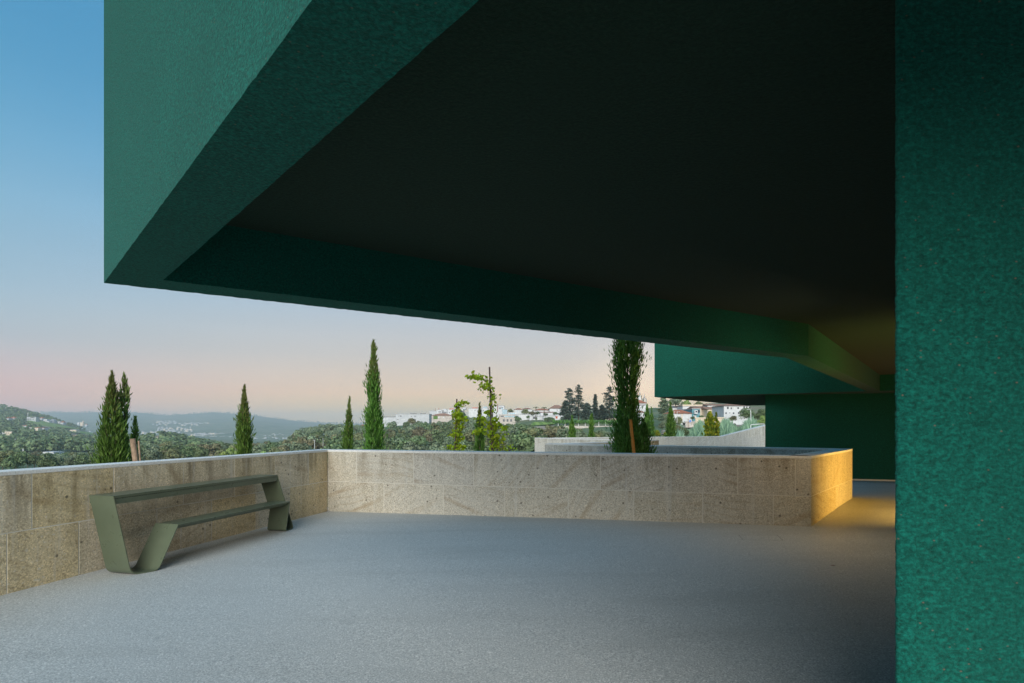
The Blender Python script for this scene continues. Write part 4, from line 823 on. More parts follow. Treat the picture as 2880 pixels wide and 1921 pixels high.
ridge = [(1158, 1172, 1200, 330, 'brownish tree before the pale apartment block', 'leaf_brown', 1.25), (1143, 1180, 1206, 325, 'dark tree at the left of the apartment block', 'leaf_dark', 1.0), (1290, 1140, 1185, 330, 'round green tree towering over the white terraced houses', 'leaf_dark', 1.0),
         (1308, 1160, 1196, 320, 'dark tree right of the towering round one', 'leaf_dark', 1.1), (1330, 1165, 1200, 325, 'broad tree left of the tall ginkgo on the ridge', 'leaf_grey', 1.1), (1435, 1145, 1165, 345, 'small tree behind the glass cube house', 'leaf_olive', 1.0),
         (1477, 1147, 1172, 335, 'round olive tree before the long tiled roofs', 'leaf_olive', 1.3), (1496, 1152, 1172, 338, 'broad brownish tree beside the round olive one', 'leaf_brown', 1.2), (1457, 1167, 1192, 290, 'green tree against the stone house corner', 'leaf_dark', 1.3),
         (1485, 1166, 1181, 300, 'clipped ball shaped tree at the carport', 'leaf_dark', 1.0), (1511, 1155, 1170, 310, 'bushy tree between roofs under the palms', 'leaf_dark', 1.4), (1535, 1158, 1172, 305, 'low tree before the white house with the big roof', 'leaf_dark', 1.3), (1562, 1155, 1170, 300, 'round tree left of the cedars under the big roof', 'leaf_dark', 1.2),
         (1540, 1168, 1190, 280, 'pair of dark trees above the pergola', 'leaf_dark', 1.3), (1553, 1170, 1192, 276, 'right dark tree above the pergola', 'leaf_dark', 1.0), (1508, 1172, 1183, 290, 'little topiary ball beside the carport post', 'leaf_dark', .8), (1102, 1176, 1215, 300, 'tree right of the tallest free cypress', 'leaf_grey', .9), (1122, 1196, 1215, 300, 'small dark tree under the apartment block corner', 'leaf_dark', 1.1),
         (1900, 1112, 1150, 300, 'leafy tree behind the roofs under the green volume', 'leaf_grey', 1.5), (1930, 1118, 1150, 300, 'yellowish tree behind the red roofs', 'leaf_lime', 1.0), (1965, 1122, 1150, 310, 'tree behind the cream house roof', 'leaf_olive', 1.2), (1990, 1130, 1150, 320, 'low tree between the two roofs', 'leaf_olive', 1.2),
         (1880, 1160, 1200, 120, 'grey green bushy tree behind the full cypress', 'leaf_grey', 1.0), (1862, 1178, 1215, 110, 'pale grey green bush right of the big cypress', 'leaf_grey', 1.0), (1905, 1168, 1205, 118, 'branchy green tree right of the full cypress', 'leaf_olive', 1.0), (1848, 1205, 1235, 70, 'yellow flecked low bush by the big cypress', 'leaf_hornbeam', .9), (1873, 1212, 1235, 72, 'yellow green low bush left of the full cypress', 'leaf_hornbeam', .8),
         (1948, 1168, 1182, 150, 'dark hedge bush by the round blue sign', 'leaf_dark', 1.2), (2020, 1153, 1180, 160, 'dark tree beside the white four window house', 'leaf_dark', 1.0), (2105, 1142, 1190, 130, 'large dark tree right of the white four window house', 'leaf_dark', 1.3), (2140, 1146, 1190, 128, 'dark tree next to the green rear wall', 'leaf_dark', 1.2), (2145, 1165, 1205, 90, 'yellowing tree at the far right above the ramp', 'leaf_lime', .9),
         (2060, 1166, 1190, 135, 'dry brown bush below the white four window house', 'leaf_brown', 1.4), (1972, 1165, 1178, 150, 'dark bushes before the teal house', 'leaf_dark', 1.3), (1905, 1190, 1235, 85, 'green tree right of the full cypress foot', 'leaf_olive', 1.0), (1925, 1198, 1235, 80, 'rounded shrub on the reed bank', 'leaf_dark', 1.0)]
rr_ = random.Random(77)
for (u, vt, vb, Y, lb, mk, wf) in ridge:
    hgt = (vb-vt)*Y/F; s = hgt/8.2; r = thing('leafy_tree', (ax(u, Y), Y, vz(vb, Y)), lb, 'tree', None, rr_.uniform(0, 6.28)); r.scale = (s*wf, s*wf, s)
    link('crown', crown_mesh('round' if Y > 140 else 'near', rr_.randrange(2), mk), r); link('trunk', TR, r)
# reeds on the bank (countless)
rs = np.random.RandomState(9); n = 9000; u = rs.uniform(1905, 2175, n); Y = rs.uniform(58, 112, n); kp = (u > 1930+(112-Y)*.2) | (rs.uniform(size=n) < .5); u, Y = u[kp], Y[kp]; n = len(u)
z = terr_z(u, Y); h = rs.uniform(1.2, 3.0, n)*(.75+.35*np.sin(u*.09)); C = np.stack([(u-CX)/F*Y, Y, z+h*.5], -1); up = unit(np.array([0, 0, 1.])+rs.normal(size=(n, 3))*.25); Nn = unit(np.cross(up, rs.normal(size=(n, 3))))
link('reed_bed', np_mesh('reed_bed', cards(rs, C, Nn, h, .28, up=up), quads(n), M['leaf_reed']), kind='stuff', label='blue green reeds covering the bank above the ramp wall', cat='reeds')

# palms
for u, vt, Y, lb in ((1507, 1143, 300, 'palm with drooping fronds over the tiled roofs, left of two'), (1530, 1144, 305, 'small palm over the tiled roofs, right of two')):
    zb, zt = vz(1172, Y), vz(vt+3, Y); r = thing('palm_tree', (ax(u, Y), Y, zb), lb, 'tree'); MB().tube([(ax(u, Y), Y, zb), (ax(u, Y)+.1, Y, zt)], [.22, .16], 6).build('trunk', M['bark'], r); mb = MB()
    for k in range(14):
        a = k*.45+u; c_ = Vector((ax(u, Y)+.1, Y, zt)); d = Vector((math.cos(a), math.sin(a), 0)); w_ = Vector((-d.y, d.x, 0))*.16
        for s0, s1, z0, z1 in ((0, .6, 0, .35), (.6, 1.2, .35, .3), (1.2, 1.9, .3, -.35)): mb.add([c_+d*s0-w_+Vector((0, 0, z0)), c_+d*s0+w_+Vector((0, 0, z0)), c_+d*s1+w_*.8+Vector((0, 0, z1)), c_+d*s1-w_*.8+Vector((0, 0, z1))], [(0, 1, 2, 3)])
    mb.build('frond_crown', M['leaf_olive'], r)

# ------------------------------------------------------------------ buildings
def building(label, u0, u1, vt, vb, Y, depth, wall, roof='flat', roof_m=None, vr=None, wins=(), wmat='window_glass', down=5, name='house', eave=.4, extras=()):
    """frontal block: wall from vb to vt (photo rows) at distance Y; vr = ridge row for pitched roofs"""
    x0, x1, zt, zb = ax(u0, Y), ax(u1, Y), vz(vt, Y), vz(vb, Y)
    r = thing(name, ((x0+x1)/2, Y, zb), label, 'building' if name == 'apartment_building' else name.replace('_', ' ').replace('white ', ''))
    MB().prism([(x0, Y), (x1, Y), (x1, Y+depth), (x0, Y+depth)], zb-down, zt).build('wall', M[wall], r)
    if roof == 'flat':
        mb = MB().prism([(x0-.15, Y-.15), (x1+.15, Y-.15), (x1+.15, Y+depth+.15), (x0-.15, Y+depth+.15)], zt+.002, zt+.25); mb.build('roof', M[roof_m or 'flat_roof'], r)
    else:
        zr = vz(vr, Y); e = eave; a, b2, c_, d = (x0-e, Y-e), (x1+e, Y-e), (x1+e, Y+depth+e), (x0-e, Y+depth+e); ym = Y+depth/2; hip = min((x1-x0)*.35, depth/2) if roof == 'hip' else 0
        vs = [(*a, zt), (*b2, zt), (*c_, zt), (*d, zt), (x0+hip-e*(roof != 'hip'), ym, zr), (x1-hip+e*(roof != 'hip'), ym, zr)]
        MB().add(vs, [(0, 1, 5, 4), (2, 3, 4, 5), (1, 2, 5), (3, 0, 4), (3, 2, 1, 0)]).build('roof', M[roof_m or 'roof_tile'], r)
    for w_ in wins:
        a, b2, c_, d = w_[:4]; mt = w_[4] if len(w_) > 4 else wmat
        MB().prism([(ax(a, Y), Y-.06), (ax(b2, Y), Y-.06), (ax(b2, Y), Y+.1), (ax(a, Y), Y+.1)], vz(d, Y), vz(c_, Y)).build('window', M[mt], r)
    for (nm, a, b2, c_, d, off, dp_, mt) in extras:
        MB().prism([(ax(a, Y), Y+off), (ax(b2, Y), Y+off), (ax(b2, Y), Y+off+dp_), (ax(a, Y), Y+off+dp_)], vz(d, Y), vz(c_, Y)).build(nm, M[mt], r)
    return r
K = 11.755
w = lambda x, y, dx, dy, *m_: (1060+x/K, 1060+dx/K if 0 else 1060+dx/K, 1120+y/K, 1120+dy/K, *m_)
building('pale grey apartment block with rows of small dark windows, left end of the ridge', 1113, 1207, 1165, 1203, 400, 14, 'grey_wall', name='apartment_building', roof_m='flat_roof', wins=[
    w(715, 575, 740, 605), w(755, 575, 820, 605), w(1115, 590, 1160, 605), w(1235, 580, 1262, 605), w(1270, 580, 1298, 605), w(660, 695, 725, 712), w(800, 690, 850, 715, 'shutter'), w(870, 690, 940, 715, 'shutter'), w(1030, 690, 1095, 712, 'shutter'), w(1235, 690, 1260, 718), w(1268, 690, 1295, 715), w(670, 810, 720, 825), w(870, 805, 900, 828), w(903, 805, 930, 828), w(1030, 800, 1090, 820, 'shutter')],
    extras=[('roof_box', 1152, 1167, 1162.5, 1165, 2, 6, 'dark_roof'), ('roof_box', 1180, 1194, 1162.7, 1165, 2, 5, 'dark_roof')])
building('low grey wing left of the apartment block, behind the tallest free cypress', 1077, 1113, 1173, 1210, 402, 12, 'grey_wall', name='apartment_building', roof_m='dark_roof', wins=[(1080, 1083, 1177, 1180, 'shutter'), (1087, 1091, 1177, 1180, 'shutter'), (1107, 1110, 1189, 1192), (1107, 1110, 1198, 1201)])
building('long tiled bungalow below the white terraced houses', 1214, 1271, 1169, 1182, 370, 9, 'stone_wall', 'hip', 'old_roof_tile', 1162, [(1233, 1236, 1172, 1176, 'shutter'), (1246, 1250, 1172, 1176, 'shutter'), (1219, 1231, 1170, 1179, 'leaf_vine')])
building('second tiled bungalow partly behind the small ginkgo', 1274, 1300, 1170, 1182, 368, 9, 'stone_wall', 'hip', 'old_roof_tile', 1163, [(1281, 1284, 1173, 1177, 'shutter')])
building('grey block at the left end of the white terraced houses', 1208, 1229, 1156, 1172, 425, 12, 'grey_wall', extras=[('roof_pole', 1223, 1223.7, 1147, 1156, 2, .4, 'rust_post'), ('roof_pole', 1227, 1227.6, 1145, 1156, 2, .4, 'pale_metal'), ('roof_pole', 1232.5, 1233.5, 1147, 1156, 2, .4, 'red_panel')])
building('white modern terraced house with a raised roof box and wide window', 1228, 1257, 1153, 1166, 420, 10, 'white_wall', wins=[(1233, 1240, 1157, 1160), (1242, 1249, 1154.5, 1157), (1243, 1256, 1158, 1162, 'window_glass')], extras=[('roof_box', 1244, 1253, 1150, 1153, 2, 5, 'white_wall')])
building('white terraced house with a red roof box', 1258, 1277, 1152, 1165, 421, 10, 'white_wall', wins=[(1263, 1265, 1159, 1162), (1273, 1279, 1154, 1157)], extras=[('roof_box', 1263, 1275, 1149, 1152, 2, 5, 'red_panel')])
building('white terraced house with narrow black windows behind the small ginkgo top', 1278, 1303, 1151, 1165, 422, 10, 'white_wall', wins=[(1291, 1293, 1153, 1156), (1290, 1293, 1157, 1161), (1298, 1306, 1155, 1158)], extras=[('roof_box', 1277, 1284, 1148, 1151, 2, 5, 'grey_wall'), ('roof_box', 1301, 1310, 1146, 1151, 2, 5, 'grey_wall')])
building('long white house with an orange roof box left of the tall ginkgo', 1318, 1354, 1149, 1162, 422, 10, 'white_wall', wins=[(1335, 1337, 1153, 1156), (1345, 1347, 1154, 1157)], extras=[('roof_box', 1327, 1343, 1146, 1149, 2, 5, 'red_panel')])
building('white house with bluish roof boxes behind the tall ginkgo stem', 1354, 1372, 1148, 1165, 424, 10, 'white_wall', wins=[(1358, 1361, 1153, 1157)], extras=[('roof_box', 1358, 1370, 1143.5, 1148, 2, 5, 'glass_blue')])
building('tall white cube house with a wide upper window right of the ginkgo', 1386, 1418, 1141.5, 1160, 380, 10, 'white_wall', wins=[(1403, 1415, 1144.8, 1146.6), (1403, 1409.5, 1148, 1150.5), (1409.8, 1415, 1147, 1151, 'glass_blue')], extras=[('chimney', 1398.5, 1400.5, 1137, 1158, -.6, .6, 'rust_post')])
building('pale green glass lean-to beside the tall white cube house', 1413, 1426, 1152, 1158, 378, 6, 'glass_blue')
building('flat roofed stone faced house with a glazed upper floor and three dark doors', 1404, 1450, 1166, 1187, 330, 12, 'stone_wall', roof_m='white_wall', wins=[(1408, 1417, 1169, 1173), (1419, 1428, 1169, 1173.5, 'glass_blue'), (1429, 1438, 1169, 1173.5, 'glass_blue'), (1439, 1448, 1169, 1173.5, 'glass_blue'), (1414.5, 1419.5, 1179, 1186), (1425, 1430, 1179, 1186), (1435, 1440, 1179, 1186)], extras=[('roof_room', 1429, 1450, 1160, 1165, 3, 5, 'white_wall'), ('roof_room_window', 1431, 1448, 1161.5, 1164.5, 2.9, .2, 'glass_blue')])
building('white wing with one dark slot window, left of the stone faced house', 1384, 1403.6, 1165, 1187, 331, 12, 'white_wall', roof_m='white_wall', wins=[(1392, 1400, 1169.5, 1171.5), (1389, 1400, 1179.5, 1187, 'glass_blue')])
building('long low white house behind the ball shaped trees', 1450, 1492, 1166, 1178, 334, 10, 'white_wall', wins=[(1452, 1458, 1169, 1174, 'window_glass')])
building('open carport of the low white house with a dark recess', 1489, 1528, 1170.5, 1181, 322, 8, 'white_wall', wins=[(1498, 1511, 1172, 1178, 'window_glass')], extras=[('post', 1497, 1498.4, 1171, 1180, -.8, .4, 'white_wall')])
building('white garage block with a red brown panel near the cedars', 1528, 1577, 1170, 1180, 318, 8, 'white_wall', wins=[(1563, 1568, 1171, 1177, 'red_panel'), (1534, 1548, 1171.5, 1173, 'shutter')])
building('white house with red tiled roof and blue pole behind the round olive tree', 1447, 1470, 1152, 1165, 372, 10, 'white_wall', 'hip', 'roof_tile', 1147.5, [(1455, 1456, 1154, 1160, 'glass_blue')])
building('house with long red brown roof right of the blue pole', 1468, 1496, 1151, 1162, 376, 10, 'white_wall', 'hip', 'old_roof_tile', 1146.5, [(1474, 1477, 1155, 1158, 'shutter')])
building('low white house with long tiled roof under the palms', 1500, 1550, 1154, 1162, 350, 12, 'white_wall', 'hip', 'roof_tile', 1148.5, [(1510, 1513, 1156, 1159), (1528, 1531, 1156, 1159, 'shutter')])
building('white house with a small tiled roof below the palms', 1520, 1556, 1160, 1170, 330, 8, 'white_wall', 'gable', 'roof_tile', 1157.5, [(1545, 1548, 1163, 1167, 'shutter')])
building('large white house with the highest brown hipped roof, left of the cedars', 1546, 1590, 1149, 1165, 345, 14, 'white_wall', 'hip', 'old_roof_tile', 1138, [(1566, 1568, 1152, 1155)])
building('white outbuilding under the cedars', 1560, 1590, 1159, 1172, 325, 8, 'white_wall', wins=[(1570, 1573, 1162, 1165)])
building('low house with grey roof half hidden under the right hand cedar', 1702, 1742, 1175, 1182, 270, 8, 'cream_wall', 'gable', 'dark_roof', 1168, [(1709, 1711, 1176, 1179), (1717, 1720, 1176, 1180), (1724, 1727, 1176, 1180)])
building('white house with red tiled roof right of the big cypress, below the church', 1788, 1818, 1134, 1153, 235, 9, 'white_wall', 'hip', 'roof_tile', 1123.5, [(1797, 1815, 1138, 1140), (1796.5, 1798, 1146, 1149), (1803, 1815, 1142, 1150, 'shutter')])
building('small red roofed house below the white house by the big cypress', 1796, 1812, 1160, 1172, 215, 7, 'white_wall', 'hip', 'roof_tile', 1154)
# church towers
ch = thing('church', (ax(1802, 300), 300, vz(1130, 300)), 'church with two slim pinnacled towers peeping behind the big cypress', 'church')
Yc = 300
MB().prism([(ax(1796, Yc), Yc), (ax(1802, Yc), Yc), (ax(1802, Yc), Yc+3), (ax(1796, Yc), Yc+3)], vz(1140, Yc), vz(1112, Yc)).build('tower', M['white_wall'], ch)
for u_, v_ in ((1801, 1098), (1814, 1106)):
    x = ax(u_, Yc)
    MB().tube([(x, Yc+1, vz(1124, Yc)), (x, Yc+1, vz(v_+12, Yc)), (x, Yc+1, vz(v_+11, Yc)), (x, Yc+1, vz(v_+8, Yc)), (x, Yc+1, vz(v_+7, Yc)), (x, Yc+1, vz(v_+4, Yc)), (x, Yc+1, vz(v_, Yc))], [.3, .25, .5, .3, .42, .16, .04], 8).build('pinnacle', M['stone_wall'], ch)
MB().tube([(ax(1813, Yc), Yc+1, vz(1135, Yc)), (ax(1813, Yc), Yc+1, vz(1121, Yc)), (ax(1813, Yc), Yc+1, vz(1118, Yc))], [1.6, 1.3, .2], 10).build('dome', M['stone_wall'], ch)
building('single storey white house with a bright red hipped roof and tall windows', 1890, 1946, 1163, 1184, 170, 9, 'white_wall', 'hip', 'roof_tile', 1151, [(1898, 1901, 1167, 1176, 'shutter'), (1906.5, 1912, 1167, 1178, 'shutter'), (1929, 1936, 1167, 1176, 'shutter')], extras=[('corner_pilaster', 1916.5, 1919.5, 1163.4, 1184, -.12, .12, 'cream_wall')])
building('teal fronted narrow house with a white balcony', 1947, 1969, 1151, 1174, 172, 9, 'teal_wall', wins=[(1961, 1968, 1153, 1161), (1961, 1968, 1163, 1168, 'glass_blue')], extras=[('balcony', 1950.5, 1959.5, 1154, 1164.5, -1.0, 1.0, 'white_wall'), ('balcony_opening', 1953, 1957.5, 1156, 1160, -1.04, .04, 'window_glass'), ('lower_wall', 1950, 1958, 1168, 1176, -.2, .2, 'white_wall')])
building('cream flat roofed house with brown parapet behind the red roof', 1920, 1974, 1142, 1158, 205, 10, 'white_wall', 'flat', 'old_roof_tile', None, [(1948, 1950, 1146, 1149)], extras=[('roof_edge', 1919, 1975, 1138, 1141.8, -.3, 6, 'cream_wall')])
building('small white house at the left behind the full cypress', 1888, 1921, 1146, 1158, 212, 8, 'white_wall', 'gable', 'dark_roof', 1141)
building('grey gabled house behind the teal one', 1955, 1990, 1148, 1160, 195, 8, 'cream_wall', 'gable', 'old_roof_tile', 1142, [(1978, 1982, 1150, 1154)])
building('house with dark terrace openings behind the columnar tree', 1990, 2028, 1151, 1166, 190, 8, 'cream_wall', 'gable', 'old_roof_tile', 1143, [(1992, 2001, 1156, 1160), (2004, 2014, 1156, 1160)])
building('low pink roofed house just under the canopy edge', 1990, 2035, 1140, 1148, 225, 8, 'white_wall', 'gable', 'old_roof_tile', 1135)
building('white two storey house with two rows of small dark windows and a balcony', 2036, 2108, 1141, 1182, 150, 9, 'white_wall', 'hip', 'old_roof_tile', 1134, [(2045, 2049, 1144, 1150.5), (2055, 2058, 1146, 1151), (2064, 2068, 1145, 1151, 'shutter'), (2074, 2078, 1145.5, 1150), (2091, 2094.5, 1142.5, 1150), (2099, 2102, 1143, 1151), (2106, 2110, 1144, 1148), (2040, 2044, 1160, 1164), (2050.5, 2054, 1160.5, 1162.2), (2061, 2065, 1160, 1164), (2075.5, 2079.5, 1159.5, 1163.8)], extras=[('balcony', 2093, 2108, 1150.2, 1151.6, -1, 1, 'pale_metal')])
# garden walls by the road
building('bare stone garden wall by the road', 1956, 1990, 1177, 1192, 140, .5, 'cream_wall', roof_m='cream_wall', name='garden_wall', down=1); building('low masonry wall with the round blue sign', 1928, 1955, 1188, 1197, 132, .4, 'stone_wall', roof_m='stone_wall', name='garden_wall', down=1)
building('concrete wall behind the white van', 1990, 2035, 1176, 1186, 142, .4, 'cream_wall', roof_m='cream_wall', name='garden_wall', down=2)
# round sign
sg = thing('road_sign', (ax(1941, 130), 130, vz(1197, 130)), 'round blue road sign with a white arrow on a short post', 'sign')
MB().tube([(ax(1941, 130), 130, vz(1197, 130)), (ax(1941, 130), 130, vz(1184, 130))], .04, 6).build('post', M['pale_metal'], sg)
MB().tube([(ax(1941, 130), 129.9, vz(1184.3, 130)), (ax(1941, 130), 129.95, vz(1184.3, 130))], .24, 16).build('disc', M['sign_blue'], sg)
MB().add([(ax(1941, 130)+x, 129.88, vz(1184.3, 130)+z) for x, z in ((-.03, .12), (.03, .12), (.03, -.02), (.09, -.02), (0, -.13), (-.09, -.02), (-.03, -.02))], [(0, 6, 5, 4, 3, 2, 1)]).build('arrow', M['white_wall'], sg)
# vehicles on the access road
def vehicle(name, label, cat, u0, u1, vb, hpx, Y, body_m, prof_):
    x0, x1, zb, hh = ax(u0, Y), ax(u1, Y), vz(vb, Y), hpx*Y/F; Ln = x1-x0; r = thing(name, ((x0+x1)/2, Y, zb), label, cat); wd = 1.8
    n = len(prof_); vs = [(x0+Ln*a, Y, zb+hh*b2) for a, b2 in prof_]+[(x0+Ln*a, Y+wd, zb+hh*b2) for a, b2 in prof_]
    MB().add(vs, [tuple(range(n)), tuple(reversed(range(n, 2*n)))]+[(i, (i+1) % n, n+(i+1) % n, n+i)[::-1] for i in range(n)]).build('body', M[body_m], r)
    for a in (.2, .8):
        for yy in (-.02, wd-.2): MB().tube([(x0+Ln*a, Y+yy, zb+.32), (x0+Ln*a, Y+yy+.22, zb+.32)], .32, 12).build('wheel', M['rubber'], r)
    return r, x0, Ln, zb, hh
r, x0, Ln, zb, hh = vehicle('parked_van', 'white van parked along the access road behind the columnar tree', 'van', 1977, 2040, 1197.5, 10, 131, 'car_white', [(0, .15), (0, .95), (.72, 1), (.84, .62), (1, .5), (1, .15)])
MB().add([(x0+Ln*a, 130.98, zb+hh*b2) for a, b2 in ((.70, .9), (.735, .9), (.81, .62), (.70, .62))], [(3, 2, 1, 0)]).build('side_window', M['window_glass'], r); MB().add([(x0+Ln*a, 130.98, zb+hh*b2) for a, b2 in ((.60, .9), (.68, .9), (.68, .62), (.60, .62))], [(3, 2, 1, 0)]).build('side_window', M['window_glass'], r)
r, x0, Ln, zb, hh = vehicle('parked_car', 'grey car with pale windows parked right of the white van', 'car', 2043, 2072, 1198.5, 8, 129, 'car_grey', [(0, .15), (0, .55), (.12, .62), (.28, 1), (.66, 1), (.85, .6), (1, .5), (1, .15)])
MB().add([(x0+Ln*a, 128.98, zb+hh*b2) for a, b2 in ((.18, .62), (.30, .92), (.64, .92), (.78, .62))], [(0, 3, 2, 1)][::1]).build('side_window', M['glass_blue'], r)
r, x0, Ln, zb, hh = vehicle('parked_car', 'white and red car half hidden by shrubs at the left of the road', 'car', 1907, 1928, 1196, 6.5, 134, 'car_white', [(0, .15), (0, .55), (.12, .62), (.28, 1), (.66, 1), (.85, .6), (1, .5), (1, .15)])
# street lamps
def lamp(label, pts, Y, rad=.05, head=None, name='street_lamp', cat='street lamp', mt='pale_metal'):
    P_ = [at(u, v, Y) for u, v in pts]; r = thing(name, P_[0], label, cat); MB().tube(P_, rad, 6).build('pole', M[mt], r)
    if head: a = at(head[0], head[1], Y); MB().box(tuple(a), (head[2]*Y/F, .25, head[3]*Y/F)).build('lamp_head', M['white_wall'], r)
    return r
lamp('grey street lamp with arm to the left above the reeds', [(2112, 1205), (2111.5, 1160), (2111, 1153), (2108, 1152)], 80, .05, (2104, 1152, 8, 1.2))
lamp('low white street lamp reaching right just above the rising ramp wall', [(2111, 1215), (2111.5, 1196), (2113, 1194.5), (2135, 1193)], 50, .035, (2141, 1192.5, 14, 2))
lamp('thin lamp post before the red roofed house, left of two', [(1895.5, 1185), (1896, 1157), (1899, 1157)], 110, .04); lamp('thin double arm lamp post before the red roofed house, right of two', [(1904, 1190), (1904.5, 1157), (1912, 1157.5)], 108, .04)
lamp('white lamp post standing among trees below the knoll', [(885, 1262), (885, 1238)], 120, .05, (883.5, 1238, 4, 1)); lamp('thin grey post right of the lamp below the knoll', [(908.5, 1256), (908.5, 1232)], 125, .03, None, 'pole', 'pole'); lamp('rusty post by the road right of the round sign', [(1935.5, 1205), (1935.5, 1178)], 128, .05, None, 'pole', 'pole', 'rust_post')
lamp('white concrete mast among the trees on the left hillside', [(65, 1284), (65, 1262.5)], 300, .22, None, 'pole', 'pole'); lamp('thin tall mast beside the big pale house on the left hill', [(78.5, 1172), (78.5, 1160)], 1000, .35, None, 'pole', 'pole')
lamp('rusty thin post between the van and the car', [(2041.5, 1205), (2041.5, 1173)], 127, .04, None, 'pole', 'pole', 'rust_post')
# vine pergola on the ridge terrace
pg = thing('pergola', (ax(1640, 225), 225, vz(1200, 225)), 'long vine covered pergola on thin posts below the cedars', 'pergola')
for k in range(12):
    u = 1570+k*19; MB().box((ax(u, 225), 225, vz(1193, 225)), (.22, .22, 2.4)).build('post', M['pale_metal'], pg)
rs = np.random.RandomState(4); n = 2600; uu = rs.uniform(1555, 1800, n); C = np.stack([(uu-CX)/F*225, 225+rs.uniform(-1.5, 3, n), vz(1186.5, 225)+rs.normal(size=n)*.35], -1)
link('vine_canopy', np_mesh('vine_canopy', cards(rs, C-np.array(pg.location), unit(rs.normal(size=(n, 3))+np.array([0, 0, .8])), .6, .45), quads(n), M['leaf_vine']), pg, kind='stuff')
MB().prism([(ax(1566, 222), 222), (ax(1800, 222), 222), (ax(1800, 222), 222.5), (ax(1566, 222), 222.5)], vz(1206, 222), vz(1198, 222)).build('retaining_wall', M['stone_wall'], None, label='low grey stone retaining wall under the pergola', cat='wall')
MB().prism([(ax(1384, 310), 310), (ax(1450, 310), 310), (ax(1450, 310), 310.5), (ax(1384, 310), 310.5)], vz(1199, 310), vz(1188, 310)).build('retaining_wall', M['stone_wall'], None, label='rough stone retaining wall under the flat roofed houses', cat='wall')

# left hillside houses
HS = []
def lh(label, u0, u1, vt, vb, Y, roof, rm='roof_tile', wall='white_wall', wins=()):
    Y = inv_Y((u0+u1)/2, vb+1.5, 380) if Y > 400 and u1 < 300 else Y
    HS.append((u0, u1, vb))
    return building(label, u0, u1, vt, vb, Y, 9, wall, 'flat' if roof is None else 'hip', rm, roof, wins, down=4)
lh('orange roofed house highest on the left edge hill', 26, 41, 1176, 1181, 960, 1172, wins=[(29, 31, 1177, 1180), (35, 37, 1177, 1180)]); lh('small orange roofed house at the very left edge hill', 16, 24, 1176, 1180, 965, 1173)
lh('large pale multi storey house at the top of the vineyard', 75, 101, 1173, 1185, 1000, None, 'flat_roof', 'grey_wall', [(78, 81, 1178, 1180), (84, 87, 1178, 1180), (92, 95, 1178, 1180), (85, 97, 1173.5, 1175)])
lh('small red roofed house right of the large pale one', 109, 119, 1176, 1180, 1040, 1173); lh('white boxy house on the left hill slope', 122, 132, 1179, 1184, 1040, None, 'flat_roof'); lh('pale house with greenish side, mid slope of the left hill', 138, 151, 1182, 1187, 1060, 1179, 'flat_roof', 'grey_wall')
lh('white house with flat roof above the vineyard right part', 162, 169, 1185, 1190, 1100, None, 'flat_roof'); lh('orange roofed white house above the vineyard right end', 168, 178, 1188, 1192, 1090, 1184.5); lh('low white shed right of the orange roofed house', 176, 187, 1189, 1192, 1085, None, 'flat_roof'); lh('white roofed long shed at the vineyard top', 128, 138, 1184.5, 1186.5, 1035, None, 'white_wall')
lh('red roofed white bungalow below the vineyard, left', 60, 75, 1197.5, 1200, 900, 1195); lh('orange roofed house second below the vineyard', 82, 91, 1202, 1206, 890, 1199.5); lh('cream house with orange roof, third below the vineyard', 97, 107, 1203, 1210, 880, 1201, 'roof_tile', 'cream_wall'); lh('white grouped house, fourth below the vineyard', 110, 124, 1204, 1210, 885, 1202, 'old_roof_tile'); lh('small white house at the right end of the group below the vineyard', 126, 134, 1205, 1209, 890, 1203, 'flat_roof')
lh('cream long shed below the vineyard right end', 196, 214, 1209, 1213, 980, 1207.5, 'flat_roof', 'cream_wall'); lh('cream and white cube house at the left frame edge', 13, 34, 1214, 1227, 620, None, 'flat_roof', 'cream_wall', [(17, 19, 1217, 1219), (23, 25, 1217, 1219)]); lh('low white wing left of the cream cube house', 0, 13, 1216.5, 1221, 625, None, 'flat_roof')
lh('pink tiled low house below the cream cube house', 30, 52, 1240, 1244, 500, 1236, 'old_roof_tile', 'cream_wall'); lh('grey roofed barn behind the pink tiled house', 38, 50, 1236, 1239, 520, 1233, 'flat_roof'); lh('long white roofed warehouse among trees on the lower left slope', 116, 151, 1272, 1281, 380, None, 'white_wall', 'white_wall', [(128, 133, 1275, 1279, 'shutter'), (138, 146, 1275, 1279, 'shutter')])
lh('low white greenhouse among trees left of the mountain view', 172, 192, 1250.5, 1253, 560, None, 'white_wall'); lh('red earth coloured long roof on the lower right of the left hill', 205, 217, 1225, 1227, 800, 1223, 'roof_tile', 'cream_wall')
lh('tiny village church at the tip of the left hill', 225, 231, 1188, 1197, 1300, None, 'flat_roof', 'cream_wall'); MB().tube([at(234, 1197, 1300), at(234, 1186, 1300), at(234, 1182, 1300)], [2.4, 2.2, .3], 6).build('church_spire', M['stone_wall'], None, label='tiny dark church spire at the tip of the left hill', cat='spire')
lh('small white house right of the village church', 239, 244, 1194, 1197, 1290, 1192); lh('white villa left of the village church', 217, 223, 1188, 1192, 1300, None, 'flat_roof'); lh('lone white shed low at the hill tip', 251, 254, 1212, 1214, 1100, None, 'flat_roof')
lh('white house among pines in the middle distance left of the lone cypress', 448, 456, 1224, 1229, 800, 1221.5, 'old_roof_tile'); lh('small cream house near the umbrella pine', 438, 444, 1227, 1232, 790, 1225, 'old_roof_tile', 'cream_wall')
lh('red roofed house beside the knoll near the tallest cypress', 1008, 1022, 1200, 1208, 360, 1194)
